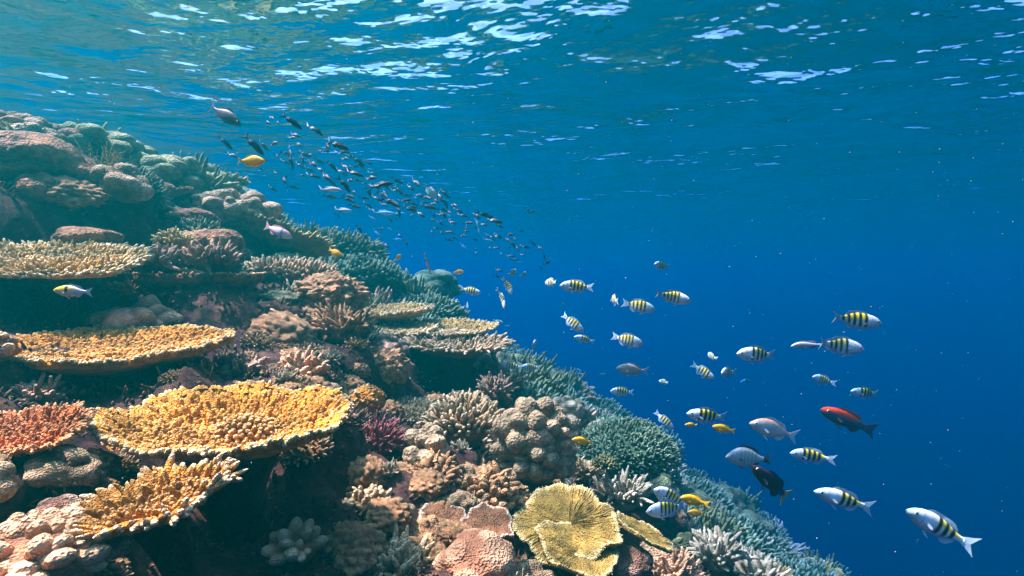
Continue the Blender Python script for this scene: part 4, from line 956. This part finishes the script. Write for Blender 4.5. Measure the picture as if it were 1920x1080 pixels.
# ------------------------------------------------------------------ the water surface seen from below
m, nt_, b_, N, L = nmat("water_surface"); nt_.nodes.remove(b_)
out = nt_.nodes["Material Output"]
tc = N("ShaderNodeTexCoord"); mp = N("ShaderNodeMapping"); mp.inputs["Scale"].default_value = (1.0, 1.35, 1)
mp.inputs["Rotation"].default_value = (0, 0, R(12))
L(tc.outputs["Object"], mp.inputs["Vector"])
n1 = N("ShaderNodeTexNoise"); n1.inputs["Scale"].default_value = 1.8; n1.inputs["Detail"].default_value = 3; n1.inputs["Roughness"].default_value = .45; n1.inputs["Distortion"].default_value = .2
L(mp.outputs[0], n1.inputs["Vector"])
bp = N("ShaderNodeBump"); bp.inputs["Strength"].default_value = 1; bp.inputs["Distance"].default_value = .37
g1 = N("ShaderNodeTexNoise"); g1.inputs["Scale"].default_value = .35; g1.inputs["Detail"].default_value = 2; L(mp.outputs[0], g1.inputs["Vector"])
gr = N("ShaderNodeMapRange"); gr.inputs[1].default_value = .38; gr.inputs[2].default_value = .65; gr.inputs[3].default_value = .22; L(g1.outputs[0], gr.inputs[0])
mm = N("ShaderNodeMath"); mm.operation = 'MULTIPLY'; L(n1.outputs[0], mm.inputs[0]); L(gr.outputs[0], mm.inputs[1]); L(mm.outputs[0], bp.inputs["Height"])
fr = N("ShaderNodeFresnel"); fr.inputs["IOR"].default_value = 1.33; L(bp.outputs[0], fr.inputs["Normal"])
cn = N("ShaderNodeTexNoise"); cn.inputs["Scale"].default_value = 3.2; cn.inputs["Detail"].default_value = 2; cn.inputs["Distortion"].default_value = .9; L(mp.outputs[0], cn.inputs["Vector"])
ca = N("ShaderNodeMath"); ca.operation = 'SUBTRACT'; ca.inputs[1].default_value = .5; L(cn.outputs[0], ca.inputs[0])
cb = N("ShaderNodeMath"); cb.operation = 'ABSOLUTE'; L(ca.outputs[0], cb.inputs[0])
cc = N("ShaderNodeMapRange"); cc.inputs[1].default_value = 0; cc.inputs[2].default_value = .10; cc.inputs[3].default_value = 1.0; cc.inputs[4].default_value = .52; L(cb.outputs[0], cc.inputs[0])   # noise net tinted into the surface to imitate wave-focused light
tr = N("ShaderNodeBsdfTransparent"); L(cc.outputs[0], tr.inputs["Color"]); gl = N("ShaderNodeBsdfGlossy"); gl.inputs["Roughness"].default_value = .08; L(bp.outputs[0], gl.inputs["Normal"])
mx = N("ShaderNodeMixShader"); L(fr.outputs[0], mx.inputs[0]); L(tr.outputs[0], mx.inputs[1]); L(gl.outputs[0], mx.inputs[2]); L(mx.outputs[0], out.inputs["Surface"])
n_y, n_x = 420, 420
vv_ = np.linspace(0, 1, n_y); y_ = -12 + 16 * vv_ + 92 * vv_ ** 3; uu_ = np.linspace(-1, 1, n_x); x_ = 70 * (.2 * uu_ + .8 * uu_ ** 3)
Yg, Xg = np.meshgrid(y_, x_, indexing='ij'); pw = np.stack([Xg.ravel(), Yg.ravel(), Xg.ravel() * 0], 1)
z_ = 0.10 * perlin(pw * (.45, .7, 1) + 3) + 0.035 * perlin(pw * (1.1, 1.7, 1) + 8) + .01 * perlin(pw * (2.5, 3.6, 1) + 1)
z_ = z_ + .30 * np.exp(-((pw[:, 0] - 1.7) ** 2 / 4 + (pw[:, 1] - 3.7) ** 2 / 1.3)) + .20 * np.exp(-((pw[:, 0] - .7) ** 2 / 4 + (pw[:, 1] - 4.8) ** 2 / .9))   # swells added here to tilt the surface and open bright patches
pw[:, 2] = SURF + z_
mb = MB(); mb.add(pw, grid_quads(n_y, n_x)[:, ::-1])
ws = tag(obj("water", mb.mesh("water", m)), "rippled sea surface seen from below with bright glints", None, None, "structure")

# ------------------------------------------------------------------ the water body itself
m, nt_, b_, N, L = nmat("sea_water_volume"); nt_.nodes.remove(b_); out = nt_.nodes["Material Output"]
def vol(dens, col, ab, an):
    pv = N("ShaderNodeVolumePrincipled"); pv.inputs["Density"].default_value = dens
    pv.inputs["Color"].default_value = (*col, 1); pv.inputs["Absorption Color"].default_value = (*ab, 1)
    pv.inputs["Anisotropy"].default_value = an; return pv
va = vol(.0275, (0, 1, .60), (1, 1, 1), .8)             # fine particles, scattering forward
vb = vol(.235, (0, 0, .045), (0.03, .30, .84), .1)          # the water itself
ad = N("ShaderNodeAddShader"); L(va.outputs[0], ad.inputs[0]); L(vb.outputs[0], ad.inputs[1]); L(ad.outputs[0], out.inputs["Volume"])
x0, x1, y0, y1, z0, z1 = -75, 75, -20, 100, -29, SURF + .55
cv = np.array([(x, y, z) for x in (x0, x1) for y in (y0, y1) for z in (z0, z1)])
mb = MB(); mb.add(cv, [[0, 1, 3, 2], [4, 6, 7, 5], [0, 4, 5, 1], [2, 3, 7, 6], [0, 2, 6, 4], [1, 5, 7, 3]])
tag(obj("haze", mb.mesh("haze", m, False)), "blue sea water filling the scene", "haze", None, "stuff")
